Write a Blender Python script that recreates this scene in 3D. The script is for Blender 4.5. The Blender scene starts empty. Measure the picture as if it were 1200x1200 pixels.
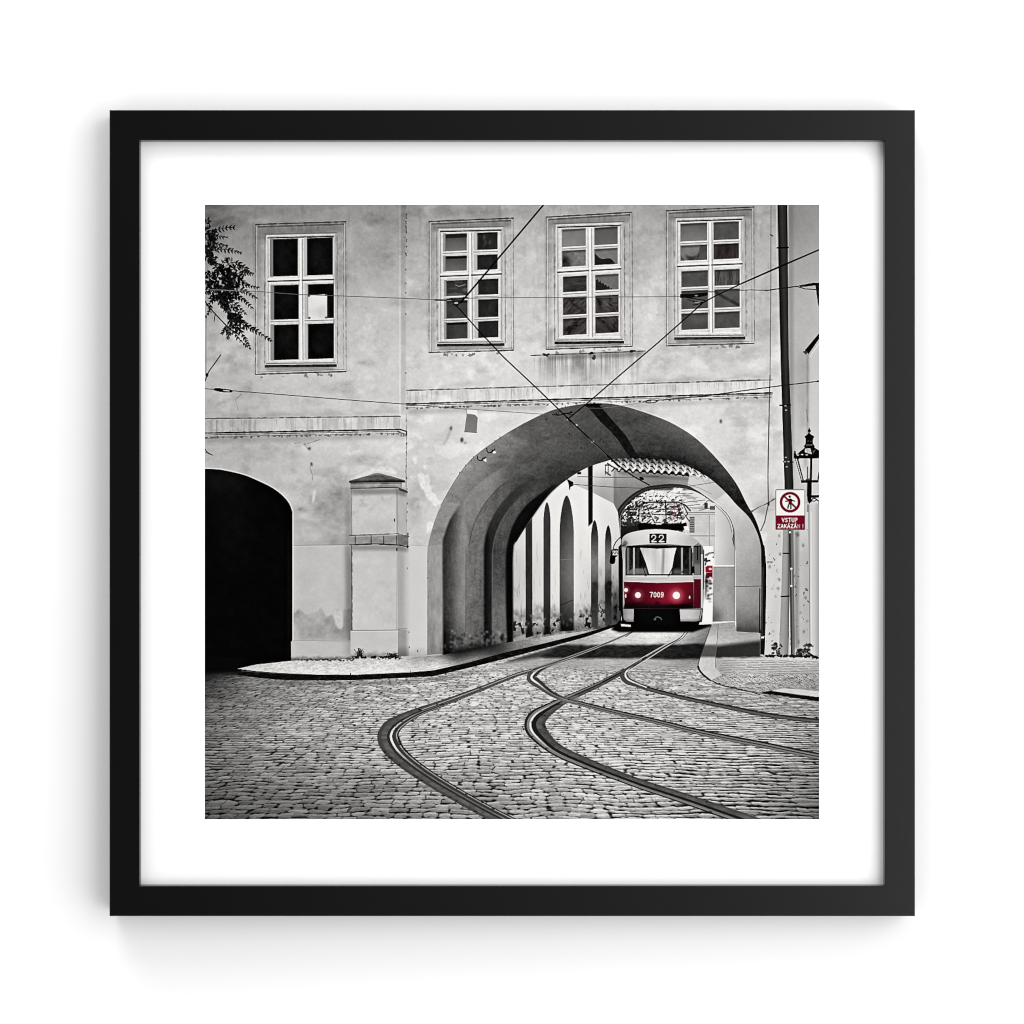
"""A framed print on a white wall: frame, mat and a print whose picture is drawn cell by cell in code."""
import numpy as np, math
# ---------------------------------------------------------------- the printed picture, drawn in code
S = 1.5                      # cells per unit
X0 = Y0 = 240.0
N = int(720*S)
rng = np.random.default_rng(7)
CAN = np.zeros((N, N, 3), np.float32)
IDS = np.zeros((N, N), np.int16)
_ax = (X0+(np.arange(N)+.5)/S).astype(np.float32)
XX, YY = np.meshgrid(_ax, _ax)
TAB = rng.random((256, 256)).astype(np.float32)
KINDS = ['print']
def kid(name):
    if name is None: return None
    if name not in KINDS: KINDS.append(name)
    return KINDS.index(name)

def vnoise(x, y, seed=0):
    x = x+seed*17.31; y = y+seed*7.77
    xi = np.floor(x); yi = np.floor(y)
    fx = x-xi; fy = y-yi
    fx = fx*fx*(3-2*fx); fy = fy*fy*(3-2*fy)
    a = xi.astype(np.int64); b = yi.astype(np.int64)
    a0 = a & 255; a1 = (a+1) & 255; b0 = (b+seed*31) & 255; b1 = (b+1+seed*31) & 255
    t = TAB
    return (t[b0, a0]*(1-fx)+t[b0, a1]*fx)*(1-fy)+(t[b1, a0]*(1-fx)+t[b1, a1]*fx)*fy
def fbm(x, y, sx, sy=None, o=4, seed=0):
    sy = sx if sy is None else sy
    r = 0; amp = 1.; tot = 0.
    for k in range(o):
        r = r+amp*(vnoise(x/sx*2**k, y/sy*2**k, seed+k*3)-.5); tot += amp; amp *= .55
    return r/tot*2
def hsh(i, j, k=0):
    return TAB[(i*7+j*131+k*53) & 255, (j*3+i*37+k*91) & 255]
def sst(a, b, x):
    t = np.clip((x-a)/(b-a), 0, 1); return t*t*(3-2*t)
def idw(x, y, pts, c=18.):
    """smooth tone through given points (radial basis)"""
    P = np.array(pts, float); n = len(P)
    d = np.sqrt((P[:, None, 0]-P[None, :, 0])**2+(P[:, None, 1]-P[None, :, 1])**2+c*c)
    A = np.zeros((n+1, n+1)); A[:n, :n] = d+np.eye(n)*(-.6); A[n, :n] = 1; A[:n, n] = 1
    m = P[:, 2].mean(); w = np.linalg.solve(A, np.append(P[:, 2], 0))
    out = np.full(np.shape(x), w[n], np.float32)
    for (px, py, g), k in zip(pts, w):
        out += np.float32(k)*np.sqrt((x-px)**2+(y-py)**2+c*c)
    lo, hi = P[:, 2].min(), P[:, 2].max(); e = (hi-lo)*.06
    return np.clip(out, lo-e, hi+e)
def blur(a, s):
    r = max(1, int(round(s*S)))
    for _ in range(2):
        for axis in (0, 1):
            p = [(0, 0)]*a.ndim; p[axis] = (r+1, r)
            c = np.cumsum(np.pad(a, p, mode='edge'), axis=axis, dtype=np.float64)
            n = a.shape[axis]
            hi = np.take(c, np.arange(2*r+1, 2*r+1+n), axis=axis)
            lo = np.take(c, np.arange(0, n), axis=axis)
            a = ((hi-lo)/(2*r+1)).astype(np.float32)
    return a
def cr(pts, n=8, closed=False):
    p = [np.array(q, float) for q in pts]
    if closed: p = [p[-1]]+p+[p[0], p[1]]
    else: p = [2*p[0]-p[1]]+p+[2*p[-1]-p[-2]]
    out = []
    for i in range(1, len(p)-2):
        for k in range(n):
            t = k/n
            out.append(.5*((2*p[i])+(-p[i-1]+p[i+1])*t+(2*p[i-1]-5*p[i]+4*p[i+1]-p[i+2])*t*t+(-p[i-1]+3*p[i]-3*p[i+1]+p[i+2])*t**3))
    if not closed: out.append(p[-2])
    return [tuple(q) for q in out]
SUB = 4
def cover(pts, pad=0):
    P = np.array([(q[0], q[1]) for q in pts], float)
    px = (P[:, 0]-X0)*S; py = (P[:, 1]-Y0)*S
    x0 = max(0, int(math.floor(px.min()))-1-pad); x1 = min(N, int(math.ceil(px.max()))+1+pad)
    y0 = max(0, int(math.floor(py.min()))-1-pad); y1 = min(N, int(math.ceil(py.max()))+1+pad)
    if x1 <= x0 or y1 <= y0: return None
    cov = np.zeros((y1-y0, x1-x0), np.float32)
    xs = np.arange(x0, x1, dtype=np.float32)
    qx = np.roll(px, -1); qy = np.roll(py, -1)
    for r in range(y0, y1):
        for s in range(SUB):
            y = r+(s+.5)/SUB
            m = (py <= y) != (qy <= y)
            if not m.any(): continue
            cx = np.sort(px[m]+(y-py[m])/(qy[m]-py[m])*(qx[m]-px[m]))
            for a, b in zip(cx[::2], cx[1::2]):
                cov[r-y0] += np.clip(b-xs, 0, 1)-np.clip(a-xs, 0, 1)
    cov /= SUB
    return (slice(y0, y1), slice(x0, x1)), cov
def put(sl, a, val, id=None):
    x = XX[sl]; y = YY[sl]
    v = val(x, y) if callable(val) else val
    v = np.asarray(v, np.float32)
    if v.ndim == 0 or (v.ndim == 2): v = v[..., None]
    CAN[sl] = CAN[sl]*(1-a[..., None])+v*a[..., None]
    if id is not None: IDS[sl][a > .45] = kid(id)
def fill(pts, val, a=1., id=None, soft=0):
    r = cover(pts, int(soft*S*3)+2 if soft else 0)
    if r is None: return
    sl, c = r
    if soft: c = blur(c, soft)
    if callable(a): c = c*a(XX[sl], YY[sl])
    else: c = c*a
    put(sl, np.clip(c, 0, 1), val, id)
def rect(x0, y0, x1, y1, val, a=1., id=None, soft=0): fill([(x0, y0), (x1, y0), (x1, y1), (x0, y1)], val, a, id, soft)
def quad(x0, yl0, x1, yr0, yl1, yr1, val, a=1., id=None, soft=0): fill([(x0, yl0), (x1, yr0), (x1, yr1), (x0, yl1)], val, a, id, soft)
def stroke(pts, w, val, a=1., id=None, soft=0, rough=0):
    pts = [(float(p[0]), float(p[1])) for p in pts]
    xs = [p[0] for p in pts]; ys = [p[1] for p in pts]; m = w/2+2+soft*2+rough
    x0 = max(0, int((min(xs)-m-X0)*S)); x1 = min(N, int((max(xs)+m-X0)*S)+1)
    y0 = max(0, int((min(ys)-m-Y0)*S)); y1 = min(N, int((max(ys)+m-Y0)*S)+1)
    if x1 <= x0 or y1 <= y0: return
    sl = (slice(y0, y1), slice(x0, x1))
    cov = np.zeros((y1-y0, x1-x0), np.float32)
    for (ax, ay), (bx, by) in zip(pts[:-1], pts[1:]):
        u0 = max(x0, int((min(ax, bx)-m-X0)*S)); u1 = min(x1, int((max(ax, bx)+m-X0)*S)+1)
        v0 = max(y0, int((min(ay, by)-m-Y0)*S)); v1 = min(y1, int((max(ay, by)+m-Y0)*S)+1)
        if u1 <= u0 or v1 <= v0: continue
        x = XX[v0:v1, u0:u1]; y = YY[v0:v1, u0:u1]
        dx, dy = bx-ax, by-ay; L = dx*dx+dy*dy+1e-9
        t = np.clip(((x-ax)*dx+(y-ay)*dy)/L, 0, 1)
        d = np.hypot(x-ax-t*dx, y-ay-t*dy)
        if rough: d = d+rough*fbm(x, y, 4, o=2, seed=5)
        ww = max(w, .7)
        c = np.clip((ww/2-d)*S/(1+soft*S)+.5, 0, 1)*min(1, w/.7)
        s2 = cov[v0-y0:v1-y0, u0-x0:u1-x0]
        np.maximum(s2, c, out=s2)
    put(sl, cov*a, val, id)
def blob(x, y, rx, ry, val, a=1., id=None, soft=0, ang=0, n=20, j=0.):
    am = rng.normal(size=5)*j*.8; ph = rng.random(5)*6.28
    p = []
    for k in range(n):
        t = 2*math.pi*k/n; r = max(.3, 1+sum(am[q]/(1+.25*q)*math.cos((q+1)*t+ph[q]) for q in range(5)))
        u, v = rx*r*math.cos(t), ry*r*math.sin(t)
        p.append((x+u*math.cos(ang)-v*math.sin(ang), y+u*math.sin(ang)+v*math.cos(ang)))
    fill(p, val, a, id, soft)
def ribbon(pts, bands, id=None, n=10):
    """pts (x, y, width); bands (t0, t1, grey, alpha) across the width, t=0 on the left of travel"""
    c = np.array(cr(pts, n)); d = np.gradient(c[:, :2], axis=0); d /= np.hypot(d[:, 0], d[:, 1])[:, None]+1e-9
    nx, ny = d[:, 1], -d[:, 0]
    for (t0, t1, g, a) in bands:
        l = [(c[i, 0]+nx[i]*c[i, 2]*(t0-.5), c[i, 1]+ny[i]*c[i, 2]*(t0-.5)) for i in range(len(c))]
        r = [(c[i, 0]+nx[i]*c[i, 2]*(t1-.5), c[i, 1]+ny[i]*c[i, 2]*(t1-.5)) for i in range(len(c))]
        for i in range(0, len(c)-1, 6):         # in short pieces, so that a folding band stays filled
            k = min(len(c)-1, i+7)
            fill(l[i:k+1]+r[i:k+1][::-1], g, a, id)
def grain(f, amt, sx=2.2, sy=None, seed=3, o=3):
    return lambda x, y: (f(x, y) if callable(f) else f)+amt*fbm(x, y, sx, sy, o, seed)

# ================================================================ facade
WALL = [(243,243,120),(260,300,152),(300,248,144),(350,248,150),(400,250,152),(440,250,154),(440,300,170),(470,260,162),(490,262,170),(550,246,167),(620,248,170),(690,243,162),(760,250,170),(760,290,193),
 (830,243,162),(900,260,174),(275,350,180),(255,420,190),(285,430,195),(430,350,191),(430,400,201),(440,440,209),(490,340,195),(490,430,213),(560,435,217),(622,300,199),(622,380,213),(760,360,210),(895,330,190),(895,400,201),
 (800,430,217),(890,430,213),(260,475,191),(330,475,199),(400,470,209),(260,520,191),(300,540,193),(420,530,211),(370,560,195),(360,600,189),(390,585,170),(490,500,218),(540,520,221),(500,560,213),(490,620,209),
 (570,490,222),(820,480,223),(880,520,219),(860,500,221),(890,580,213),(905,560,219),(905,700,210)]
def wall(x, y):
    g = idw(x, y, WALL)
    g = g+9*fbm(x, y, 60, 45, 4, 1)+9*fbm(x, y, 16, 12, 4, 2)+6*fbm(x, y, 3, 3, 2, 9)
    g = g-20*sst(.08, .6, fbm(x, y, 42, 26, 5, 11))-9*sst(.15, .5, fbm(x, y, 18, 12, 4, 61))
    g = g+13*sst(.12, .5, fbm(x, y, 24, 20, 4, 71))
    g = g-10*sst(.2, .7, fbm(x, y, 7, 40, 4, 21))*sst(470, 300, y)
    return g
rect(230, 230, 970, 970, wall, id='wall')
# edge between the two buildings
rect(467.8, 240, 469.8, 503, lambda x, y: wall(x, y)+16, .8)
rect(470, 240, 475.5, 485, lambda x, y: wall(x, y)-20, .8, soft=.6)
for k in range(26):
    y = 247+k*2.1
    blob(475.7+rng.normal()*.5, y, .5+.5*rng.random(), .7+rng.random()*.9, 70, .9*(rng.random() < .6))
for y in (265, 297, 316, 332, 343, 368, 437): blob(475.5, y, .9, 1.2, 90, .6)

# stains
for (x, y, rx, ry, d, s) in [(430,425,9,3.5,34,3),(408,455,12,6,22,4),(425,538,17,5,26,4),(395,575,12,12,26,6),(355,597,5,2.5,50,1.5),(380,595,14,10,22,6),(365,585,8,8,16,4),
        (300,462,14,4,12,4),(262,262,22,8,26,6),(335,248,30,5,14,4),(500,568,10,14,16,5),(487,590,8,20,18,5),(525,510,16,7,14,4),(885,465,16,6,16,4),(880,524,16,5,20,4),(870,518,8,10,10,4),(858,545,6,10,10,4),(700,300,3,3,6,3),
        (440,258,26,6,18,5),(452,300,10,24,12,6),(560,248,30,5,10,4),(790,248,20,5,12,4)]:
    r = cover([(x-rx*2, y-ry*2), (x+rx*2, y-ry*2), (x+rx*2, y+ry*2), (x-rx*2, y+ry*2)])
    sl, c = r
    xx, yy = XX[sl], YY[sl]
    q = ((xx-x)/rx)**2+((yy-y)/ry)**2
    a = np.exp(-q*.9)*(.65+.7*fbm(xx, yy, 7, 5, 4, 13))
    CAN[sl] -= (1.5*d*np.clip(a, 0, 1))[..., None]
# cracks near top left and lower walls
for pts in ([(375,515),(357,521),(361,526)],[(365,543),(363,548),(366,556),(366,562)],[(279,480),(276,468),(283,462)],[(345,520),(352,518)]):
    stroke(pts, .7, 110, .6, rough=.4)
for (x, y, r) in [(362.5,526,1.6),(365,544,1.5),(357,520,1.2),(528.5,501.5,1.7),(844.5,493.5,1.7),(541,516,2.2),(545,519,1.2),(752,366,.6),(770,369,.6)]:
    blob(x, y, r*.8, r*1.2, 40 if r > 1.4 else 120, .85, soft=.3, j=.2)
stroke([(528.5,503),(524,514),(520,520)], 3, 150, .35, soft=2)
# white repairs
def patch(pts, g=235, a=.95): fill(cr(pts, 4, True), grain(g, 14), lambda x, y: a*sst(-.75, -.25, fbm(x, y, 3.2, 3.2, 3, 77)), soft=.25)
patch([(489,557),(494,554.5),(498,558),(500,565),(505,570),(506,576),(511,580),(513,585),(519,588),(515,591),(509,593),(505,588),(500,583),(497,576),(493,571),(491,564)])
patch([(498,558),(502,556),(504,566),(500,570)], 226)
patch([(484,536.5),(488,536),(488.5,542),(485,544)]); patch([(496,545),(499,545.5),(500,550),(497,549)]); patch([(481,557.5),(482.5,558),(482,560),(480.5,559)])
patch([(416,560),(422,556),(428,552.5),(433,551.5),(435,548.5),(441,549.6),(447,546.8),(452,548),(457,547),(462,550),(465,553),(463,556.6),(443,552.6),(428,556.8)], 226)
patch([(501,612.5),(507,612),(509,616),(504,622),(500,624)]); patch([(508,590),(512,590),(511,593),(507,592)]); patch([(495,519),(502,519),(502,521.5),(498,523)], 226, .8)
patch([(366,583),(367.5,575),(370,575.5),(369,584),(366,592)], 225, .8)
# lower zones, left of the pilaster
for k in range(70):
    x = 345+rng.random()*66; y = 592+rng.random()*46
    blob(x, y, 2+4*rng.random(), 1.5+3*rng.random(), 165+30*rng.random()-25*((x > 385) and (y > 610)), .25, soft=1.5, j=.25)
def lowwall(x, y):
    g = 196+8*fbm(x, y, 20, 20, 4, 4)+4*fbm(x, y, 5, 5, 3, 14)+2*fbm(x, y, 2, 2, 2, 4)
    g = g-40*sst(404, 413, x)*sst(640, 665, y)-8*sst(395, 411, x)
    ragged = 716+22*fbm(x, y, 17, 60, 4, 6)-7*sst(385, 402, x)
    st = sst(-2, 2, y-ragged)*sst(756, 745, y)
    return g+st*(-24+26*fbm(x, y, 10, 9, 4, 8)-12*sst(368, 390, x))
rect(342.5, 638.8, 412, 751.5, lowwall); stroke([(343,639.2),(411,638.2)], .9, 135, .6); stroke([(343,640.4),(411,639.6)], .8, 212, .6)
def plinth(x, y): return 196+6*fbm(x, y, 12, 6, 3, 5)-26*sst(398, 411, x)-80*sst(768, 773.5, y+2*fbm(x, y, 3, 3, 2, 2))
rect(341.3, 750.8, 411, 774.5, plinth); stroke([(343,750.5),(411,751.5)], .8, 140, .5)
patch([(391,718),(401,715),(402,730),(400,737),(395,735),(392,728)], 208, .9)
# wall right of pilaster (lower light zone)
rect(475, 639, 501, 769, lambda x, y: 213+3*fbm(x, y, 20, 20, 3, 2)-12*sst(482, 476, x)-30*sst(758, 769, y+3*fbm(x, y, 5, 5, 2, 1)))
stroke([(476,638.6),(501,639.6)], .9, 165, .5)
for (x, y) in [(477,666),(479,741),(479.5,758.5),(489.5,763),(477,600),(476.5,610),(477,590),(476,546),(476,520),(476,530),(476.5,560),(476.8,573)]: blob(x, y, .7, 1.3, 60, .8)
stroke([(476,485),(476.5,520),(475.7,556),(476.4,640)], .9, 110, .55, rough=.8)

# ------------------------------------------------ cornices
def streaks(x, y): return fbm(x, y, 3.2, 70, 3, 31)
def cornice(xa, xb, yu, yl, id, dark=28):
    """yu, yl: functions of x giving the upper and lower lines"""
    n = 24; xs = np.linspace(xa, xb, n)
    up = [(x, yu(x)) for x in xs]; lo = [(x, yl(x)) for x in xs]
    fill(up+lo[::-1], lambda x, y: wall(x, y)+3-.95*dark*np.clip(.2+1.6*streaks(x, y), 0, 1), 1, id)
    fill([(x, y-7) for x, y in up]+up[::-1], lambda x, y: wall(x, y)-38, lambda x, y: np.clip(.5+1.3*fbm(x, y, 30, 10, 3, 3), 0, 1)*.7, soft=1.8)
    stroke(up, 1.5, 88, .85, rough=.7)
    stroke(lo, 1.8, 22, .95, id=id, rough=.5)
    stroke([(x, y+2.1) for x, y in lo], 1.0, 60, .75, id=id, rough=.4)
    stroke([(x, y+1.1) for x, y in lo], .7, 190, .6)
    stroke([(x, y+4.4) for x, y in lo], .8, 120, .6, rough=.7)
    for k in range(int((xb-xa)/3.2)):
        x = xa+rng.random()*(xb-xa); blob(x, yl(x)+4.6+rng.random()*1.2, .6+1.3*rng.random(), .5+.9*rng.random(), 60+60*rng.random(), .7, j=.3)
    for k in range(int((xb-xa)/7)):
        x = xa+rng.random()*(xb-xa); stroke([(x, yu(x)+1), (x+.3, yu(x)+3+9*rng.random())], .6, 110, .3)
cornice(240, 469, lambda x: 490.8-(x-240)*.0125, lambda x: 507.6-(x-240)*.019, 'cornice#1')
stroke([(469,503.2),(476.3,505.6),(476.4,510)], 1.6, 35, .9); stroke([(466,506),(474,508.5)], 1.2, 70, .8); stroke([(240,514),(300,510.5),(370,509)], .7, 100, .6)
for x in (470,472.5,474.5): blob(x, 510, .7, 2, 60, .7)
cornice(476.5, 905, lambda x: 457.6-(x-476)*.0292, lambda x: 473.4-(x-476)*.0300, 'cornice#2', 24)
# stain panel below the third window
def panel(x, y):
    d = sst(452, 416, y)*.75+.3
    d = d*(1-.45*sst(690, 740, x))
    return wall(x, y)-70*d*np.clip(.5+.9*streaks(x, y)+.5*fbm(x, y, 1.6, 50, 2, 14), 0, 1)
fill([(627,418),(752,412),(752,448),(630,451)], panel, 1, None, soft=2)
stroke([(622,416.6),(690,414),(756,411.3)], 1.2, 60, .8, rough=.4)
fill([(640,416),(752,411),(757,414),(745,418),(642,422)], 60, .35, soft=1.5)
for (x, y) in [(640,416),(693,414),(741,411.5)]: blob(x, y, 3.2, 1.6, 30, .85, j=.3); stroke([(x-3, y+1), (x+4, y-.5)], .8, 30)
blob(696.5, 418.5, 2.2, 3.2, 55, .85, j=.2)

# ------------------------------------------------ windows
def window(sur, win, cols, rows, gaps, bottom, lite, id, content):
    (sxl, syl, sxr, syr, sbl, sbr) = sur        # surround: left x, top y at left, right x, top y at right, bottom y left/right
    (wxl, wyl, wxr, wyr) = win
    k = (syr-syl)/(sxr-sxl)
    sk = lambda x, y: y+(x-(sxl+sxr)/2)*k
    # raised plaster surround
    quad(sxl, syl, sxr, syr, sbl, sbr, lambda x, y: wall(x, y)-2+9*fbm(x, y, 2.5, 14, 3, 8)-8*sst(.1, .5, fbm(x, y, 9, 9, 3, 18)), 1, id)
    quad(sxl-2.5, syl-1, sxl, syl, sbl, sbl, lambda x, y: wall(x, y)-22, .6, soft=.6)
    quad(sxr, syr, sxr+2.5, syr-1, sbr, sbr, lambda x, y: wall(x, y)-14, .5, soft=.6)
    stroke([(sxl, sbl), (sxl+.2, syl)], .9, 80, .65, rough=.5); stroke([(sxl+2.6, syl+3), (sxl+2.8, sbl-1)], .7, 120, .4, rough=.5); stroke([(sxl+1.4, syl+3), (sxl+1.4, sbl-1)], 1, 215, .5)
    stroke([(sxr, syr), (sxr+.6, sbr)], .9, 90, .6, rough=.5); stroke([(sxr-2.5, syr+3), (sxr-2, sbr-2)], .7, 110, .5, rough=.5); stroke([(sxr-1.2, syr+3), (sxr-.8, sbr-2)], 1, 215, .4)
    stroke([(sxl, syl), (sxr, syr)], 1.5, 55, .85, rough=.5); stroke([(sxl+3.5, syl+3), (sxr-3, syr+3)], 2, 40, .7, rough=.5)
    fill([(sxl+3, syl+3), (sxr-3, syr+3), (sxr-3, syr+9), (sxl+3, syl+9)], lambda x, y: 150+40*streaks(x, y), .55, soft=.8)
    stroke([(sxl, sbl), (sxr, sbr)], 1.4, 45, .85, rough=.4); stroke([(sxl+2, sbl-2.6), (sxr-1, sbr-2.6)], .9, 110, .6, rough=.3)
    for q in range(9):
        x = sxl+5+rng.random()*(sxr-sxl-10); y = sbl+(sbr-sbl)*(x-sxl)/(sxr-sxl)
        blob(x, y+2+rng.random()*2.5, .8+1.8*rng.random(), .6+1.8*rng.random(), 90+50*rng.random(), .65, j=.35)
    fill([(sxl+3, syl+4), (sxr-3, syr+4), (sxr-3, syr+12), (sxl+3, syl+12)], 70, .30, soft=1.6)
    fill([(sxl+3, syl+6), (sxl+6, syl+6), (sxl+6, sbl-3), (sxl+3, sbl-3)], 90, .22, soft=1.2)
    # inner edge of surround with chipped dark marks
    b = bottom
    for x in (wxl-2.3, wxr+2.2):
        stroke([(x, wyl+2), (x+.6, b)], .8, 95, .6, rough=.5)
        for q in range(9): blob(x+1.1, wyl+8+rng.random()*(b-wyl-12), .45, 1+1.4*rng.random(), 70, .6, soft=.2)
    stroke([(wxl-2, wyl-1.3), (wxr+2, wyr-1.3)], .9, 90, .7)
    # wooden frame
    quad(wxl, wyl, wxr, wyr, b, b-.6, lambda x, y: 186+26*fbm(x, y, 1.6, 9, 2, 6), 1, id); stroke([(wxl+.5, wyl+1), (wxl+.8, b)], .9, 228, .8); stroke([(wxl+.4, wyl+.5), (wxr-.4, wyr+.5)], .9, 234, .8)
    quad(wxl+1.5, wyl+2.4, wxr-1.8, wyr+2.4, wyl+4, wyr+4, 25, .95)
    quad(wxl+2.4, wyl+4.2, wxr-2.4, wyr+4.2, b-1.6, b-2.1, lambda x, y: 214+16*fbm(x, y, 3, 3, 2, 6)); stroke([(wxl+2.6, b-3.4), (wxr-2.6, b-4)], 1.2, 242, .9)
    stroke([(wxl+2.2, wyl+5), (wxl+2.8, b-3)], .8, 150, .8); stroke([(wxr-2.4, wyr+5), (wxr-2, b-3.5)], .8, 140, .8)
    # panes
    for ci, (xa, xb, rv) in enumerate(cols):
        for ri, (ya, yb) in enumerate(rows):
            dy = k*(xa-cols[0][0]); sh = (ri >= gaps)*1.1
            x0, x1 = xa+sh, xb+sh
            y0, y1 = ya+dy, yb+dy
            if rv: rect(x0-rv, y0-1, x0, y1+.5, 150 if ci == 0 else 188)
            kk = k*(x1-x0)
            f = content(ci, ri)
            quad(x0, y0, x1, y0+kk, y1, y1+kk, f, 1)
            quad(x0, y0, x1, y0+kk, y0+2.4, y0+kk+2, 22, .55, soft=.5)
            stroke([(x0, y1+.9), (x1, y1+.9+kk)], .8, 248, .9); stroke([(x1+.7, y0), (x1+.8, y1+kk)], .7, 238, .7)
            stroke([(x0-.3, y0), (x0-.2, y1)], .7, 40, .5)
            if ri+1 < len(rows) and ri+1 != gaps: stroke([(x0-rv, y1+2.5), (x1, y1+2.5+kk)], .9, 96, .75)
    # transom
    yt = (rows[gaps-1][1]+rows[gaps][0])/2
    xa, xb = wxl+2, wxr-2
    quad(xa, yt-3+0, xb, yt-3+k*(xb-xa), yt-.6, yt-.6+k*(xb-xa), 232)
    stroke([(xa, yt+.5), (xb, yt+.5+k*(xb-xa))], 1.6, 40, .9)
    stroke([(xa+1, yt+2.4), (xb-1, yt+2.4+k*(xb-xa))], 1.4, 236, .9)
    # meeting stile
    xm = (cols[0][1]+cols[1][0]-cols[1][2])/2+.4
    stroke([(xm-.9, wyl+5), (xm+.3, b-4)], 2., 246); stroke([(xm+1.3, wyl+5), (xm+2.2, b-4)], .9, 128, .85); stroke([(xm-3, wyl+5), (xm-2.2, b-4)], .7, 165, .7)
    # sill and its shadow
    quad(wxl-1.5, b, wxr+1.5, b-.8, b+1.6, b+.8, 200); stroke([(wxl, b), (wxr, b-.8)], .9, 70, .8)
    quad(wxl-1.8, b+1.6, wxr+1.8, b+.8, b+4.8, b+4, grain(34, 44, 4, 1.6), .95)
    fill([(wxl-2, b+4.6), (wxr+2, b+3.8), (wxr-4, b+7.5), (wxl+2, b+8)], 60, .45, soft=1)

def dark(ci, ri): return lambda x, y: 16+9*fbm(x, y, 9, 9, 3, 60+ri+ci)
window((299.4,263,405,259.8,438.6,435.4), (312,275.6,392.8,273.8), [(320,349,4),(360,390,4)], [(280.4,324),(334.5,374.6),(381,422)], 1, 426, 0, 'window#1', dark)
rect(316, 280, 320, 324, 118, .8); rect(317, 335, 320.5, 374, 128, .8); rect(317, 381, 320.5, 422, 140, .8)
quad(361, 345.8, 383.2, 344.6, 374, 373.2, grain(224, 8, 9, 9), 1)
for (x, y) in [(362,346.5),(382,345.4),(362.5,372.5),(382,372)]: blob(x, y, 1.6, 1.3, 50, .8)
fill([(372,362),(383,356),(383,373),(374,373)], 190, .5, soft=2)

def c2(ci, ri):
    if ci == 0 and ri in (0, 1): return lambda x, y: 70+(y-(274 if ri == 0 else 300))*2.4+5*fbm(x, y, 6, 6, 3, 2)
    if ci == 0 and ri in (3, 4): return lambda x, y: 62+12*fbm(x, y, 9, 9, 3, 5)+(x-523)*.3
    if ci == 0: return lambda x, y: 58+30*sst(.2, .6, fbm(x, y, 12, 4, 2, 7))
    return lambda x, y: 42+34*sst(.15, .8, fbm(x, y, 3.5, 12, 3, 3+ri))*(ri == 0)+12*fbm(x, y, 6, 6, 3, ri)
window((502.8,259.6,601.2,255.6,413,410.4), (514,268.2,589.5,266.4), [(522.4,547,3.2),(559.6,583,4.4)], [(274.4,294.4),(300.5,317.8),(329,347),(352.6,373.4),(378.2,397.4)], 2, 401.4, 1, 'window#2', c2)
quad(522.6,300.4,547,299.8,303.4,302.6,20); quad(522.4,275,547,274.3,279.5,278,30,.8); quad(524,378.5,548,377.6,381,380,25); stroke([(534,334),(538,335.5),(545,333.5)],1.2,150,.7); stroke([(525,327),(548,326)],2.2,190,.8)

def c3(ci, ri):
    if ri == 0: return lambda x, y: (128 if ci == 0 else 100)+8*fbm(x, y, 9, 9, 3, 2)+(y-280)*.7
    if ri == 1 and ci == 0: return lambda x, y: 118+26*fbm(x, y, 4, 3, 3, 1)-75*sst(14, 2, np.hypot((x-659)*.9, y-308))
    if ri == 1: return lambda x, y: np.where(y > 296+(x-697)*.55+3*np.sin((x-697)*.25), 38, 120)+6*fbm(x, y, 3, 3, 2, 4)
    if ri == 2 and ci == 1: return lambda x, y: np.where(y > 326+(x-697)*.62+1.2*np.sin(x*1.9), 42, 112)+7*fbm(x, y, 3, 3, 2, 4)
    if ri == 2: return lambda x, y: (58+26*fbm(x, y, 9, 3, 3, 8))
    def f(x, y):
        g = 64+40*fbm(x+y*(.9 if ci == 0 else -.7)+5*fbm(x, y, 9, 7, 3, 30), y*(1 if ri == 4 else 1.8), 3.4, 13, 4, 7+ri)-22*sst(.1, .5, fbm(x, y, 7, 5, 3, 40+ri+ci))
        return np.stack([g+3, g-1, g-2], -1)
    return f
window((640,254.4,740.6,248.8,409.4,405.8), (651.6,263.2,729.5,260.8), [(659,686.4,.0),(697,723.8,.0)], [(269,289.4),(294,312.8),(324.4,342.4),(348.8,369.2),(373.6,392.9)], 2, 398.6, 1, 'window#3', c3)

def c4(ci, ri):
    if ri == 0 and ci == 0: return lambda x, y: 92+(y-262)*1.7+6*fbm(x, y, 6, 6, 2, 3)
    if ri == 1 and ci == 0: return lambda x, y: np.where(np.abs((x-806)-(y-296)*.4) < 6+(305-y)*.7, 120, 82)+14*fbm(x, y, 5, 5, 3, 6)-60*sst(4, 1, np.abs(y-301-2*np.sin(x*.25)))*sst(6, 14, x-795)*sst(822, 812, x)
    if ri == 1:
        def f(x, y):
            g = 50+26*fbm(x, y, 2.4, 14, 3, 4); return np.stack([g+4, g-1, g-1], -1)
        return f
    if ri == 2 and ci == 1: return lambda x, y: 74+44*fbm(x, y, 2.2, 14, 3, 4)
    if ri == 3 and ci == 1: return lambda x, y: 86+10*fbm(x, y, 6, 6, 3, 2)-34*sst(3.4, .5, np.abs((y-350)-(x-852)*.55))
    return lambda x, y: 82+12*fbm(x, y, 8, 8, 3, ri*2+ci)+14*sst(.3, .8, fbm(x, y, 4, 4, 3, 19))
window((781,247,883.4,242.6,405.2,402.4), (792,256.2,871.6,253.8), [(797.8,828.6,.0),(836.6,865.8,.0)], [(262.2,283),(287.8,305.6),(318,336.6),(341,362.4),(367.6,386.6)], 2, 393.6, 1, 'window#4', c4)

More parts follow.
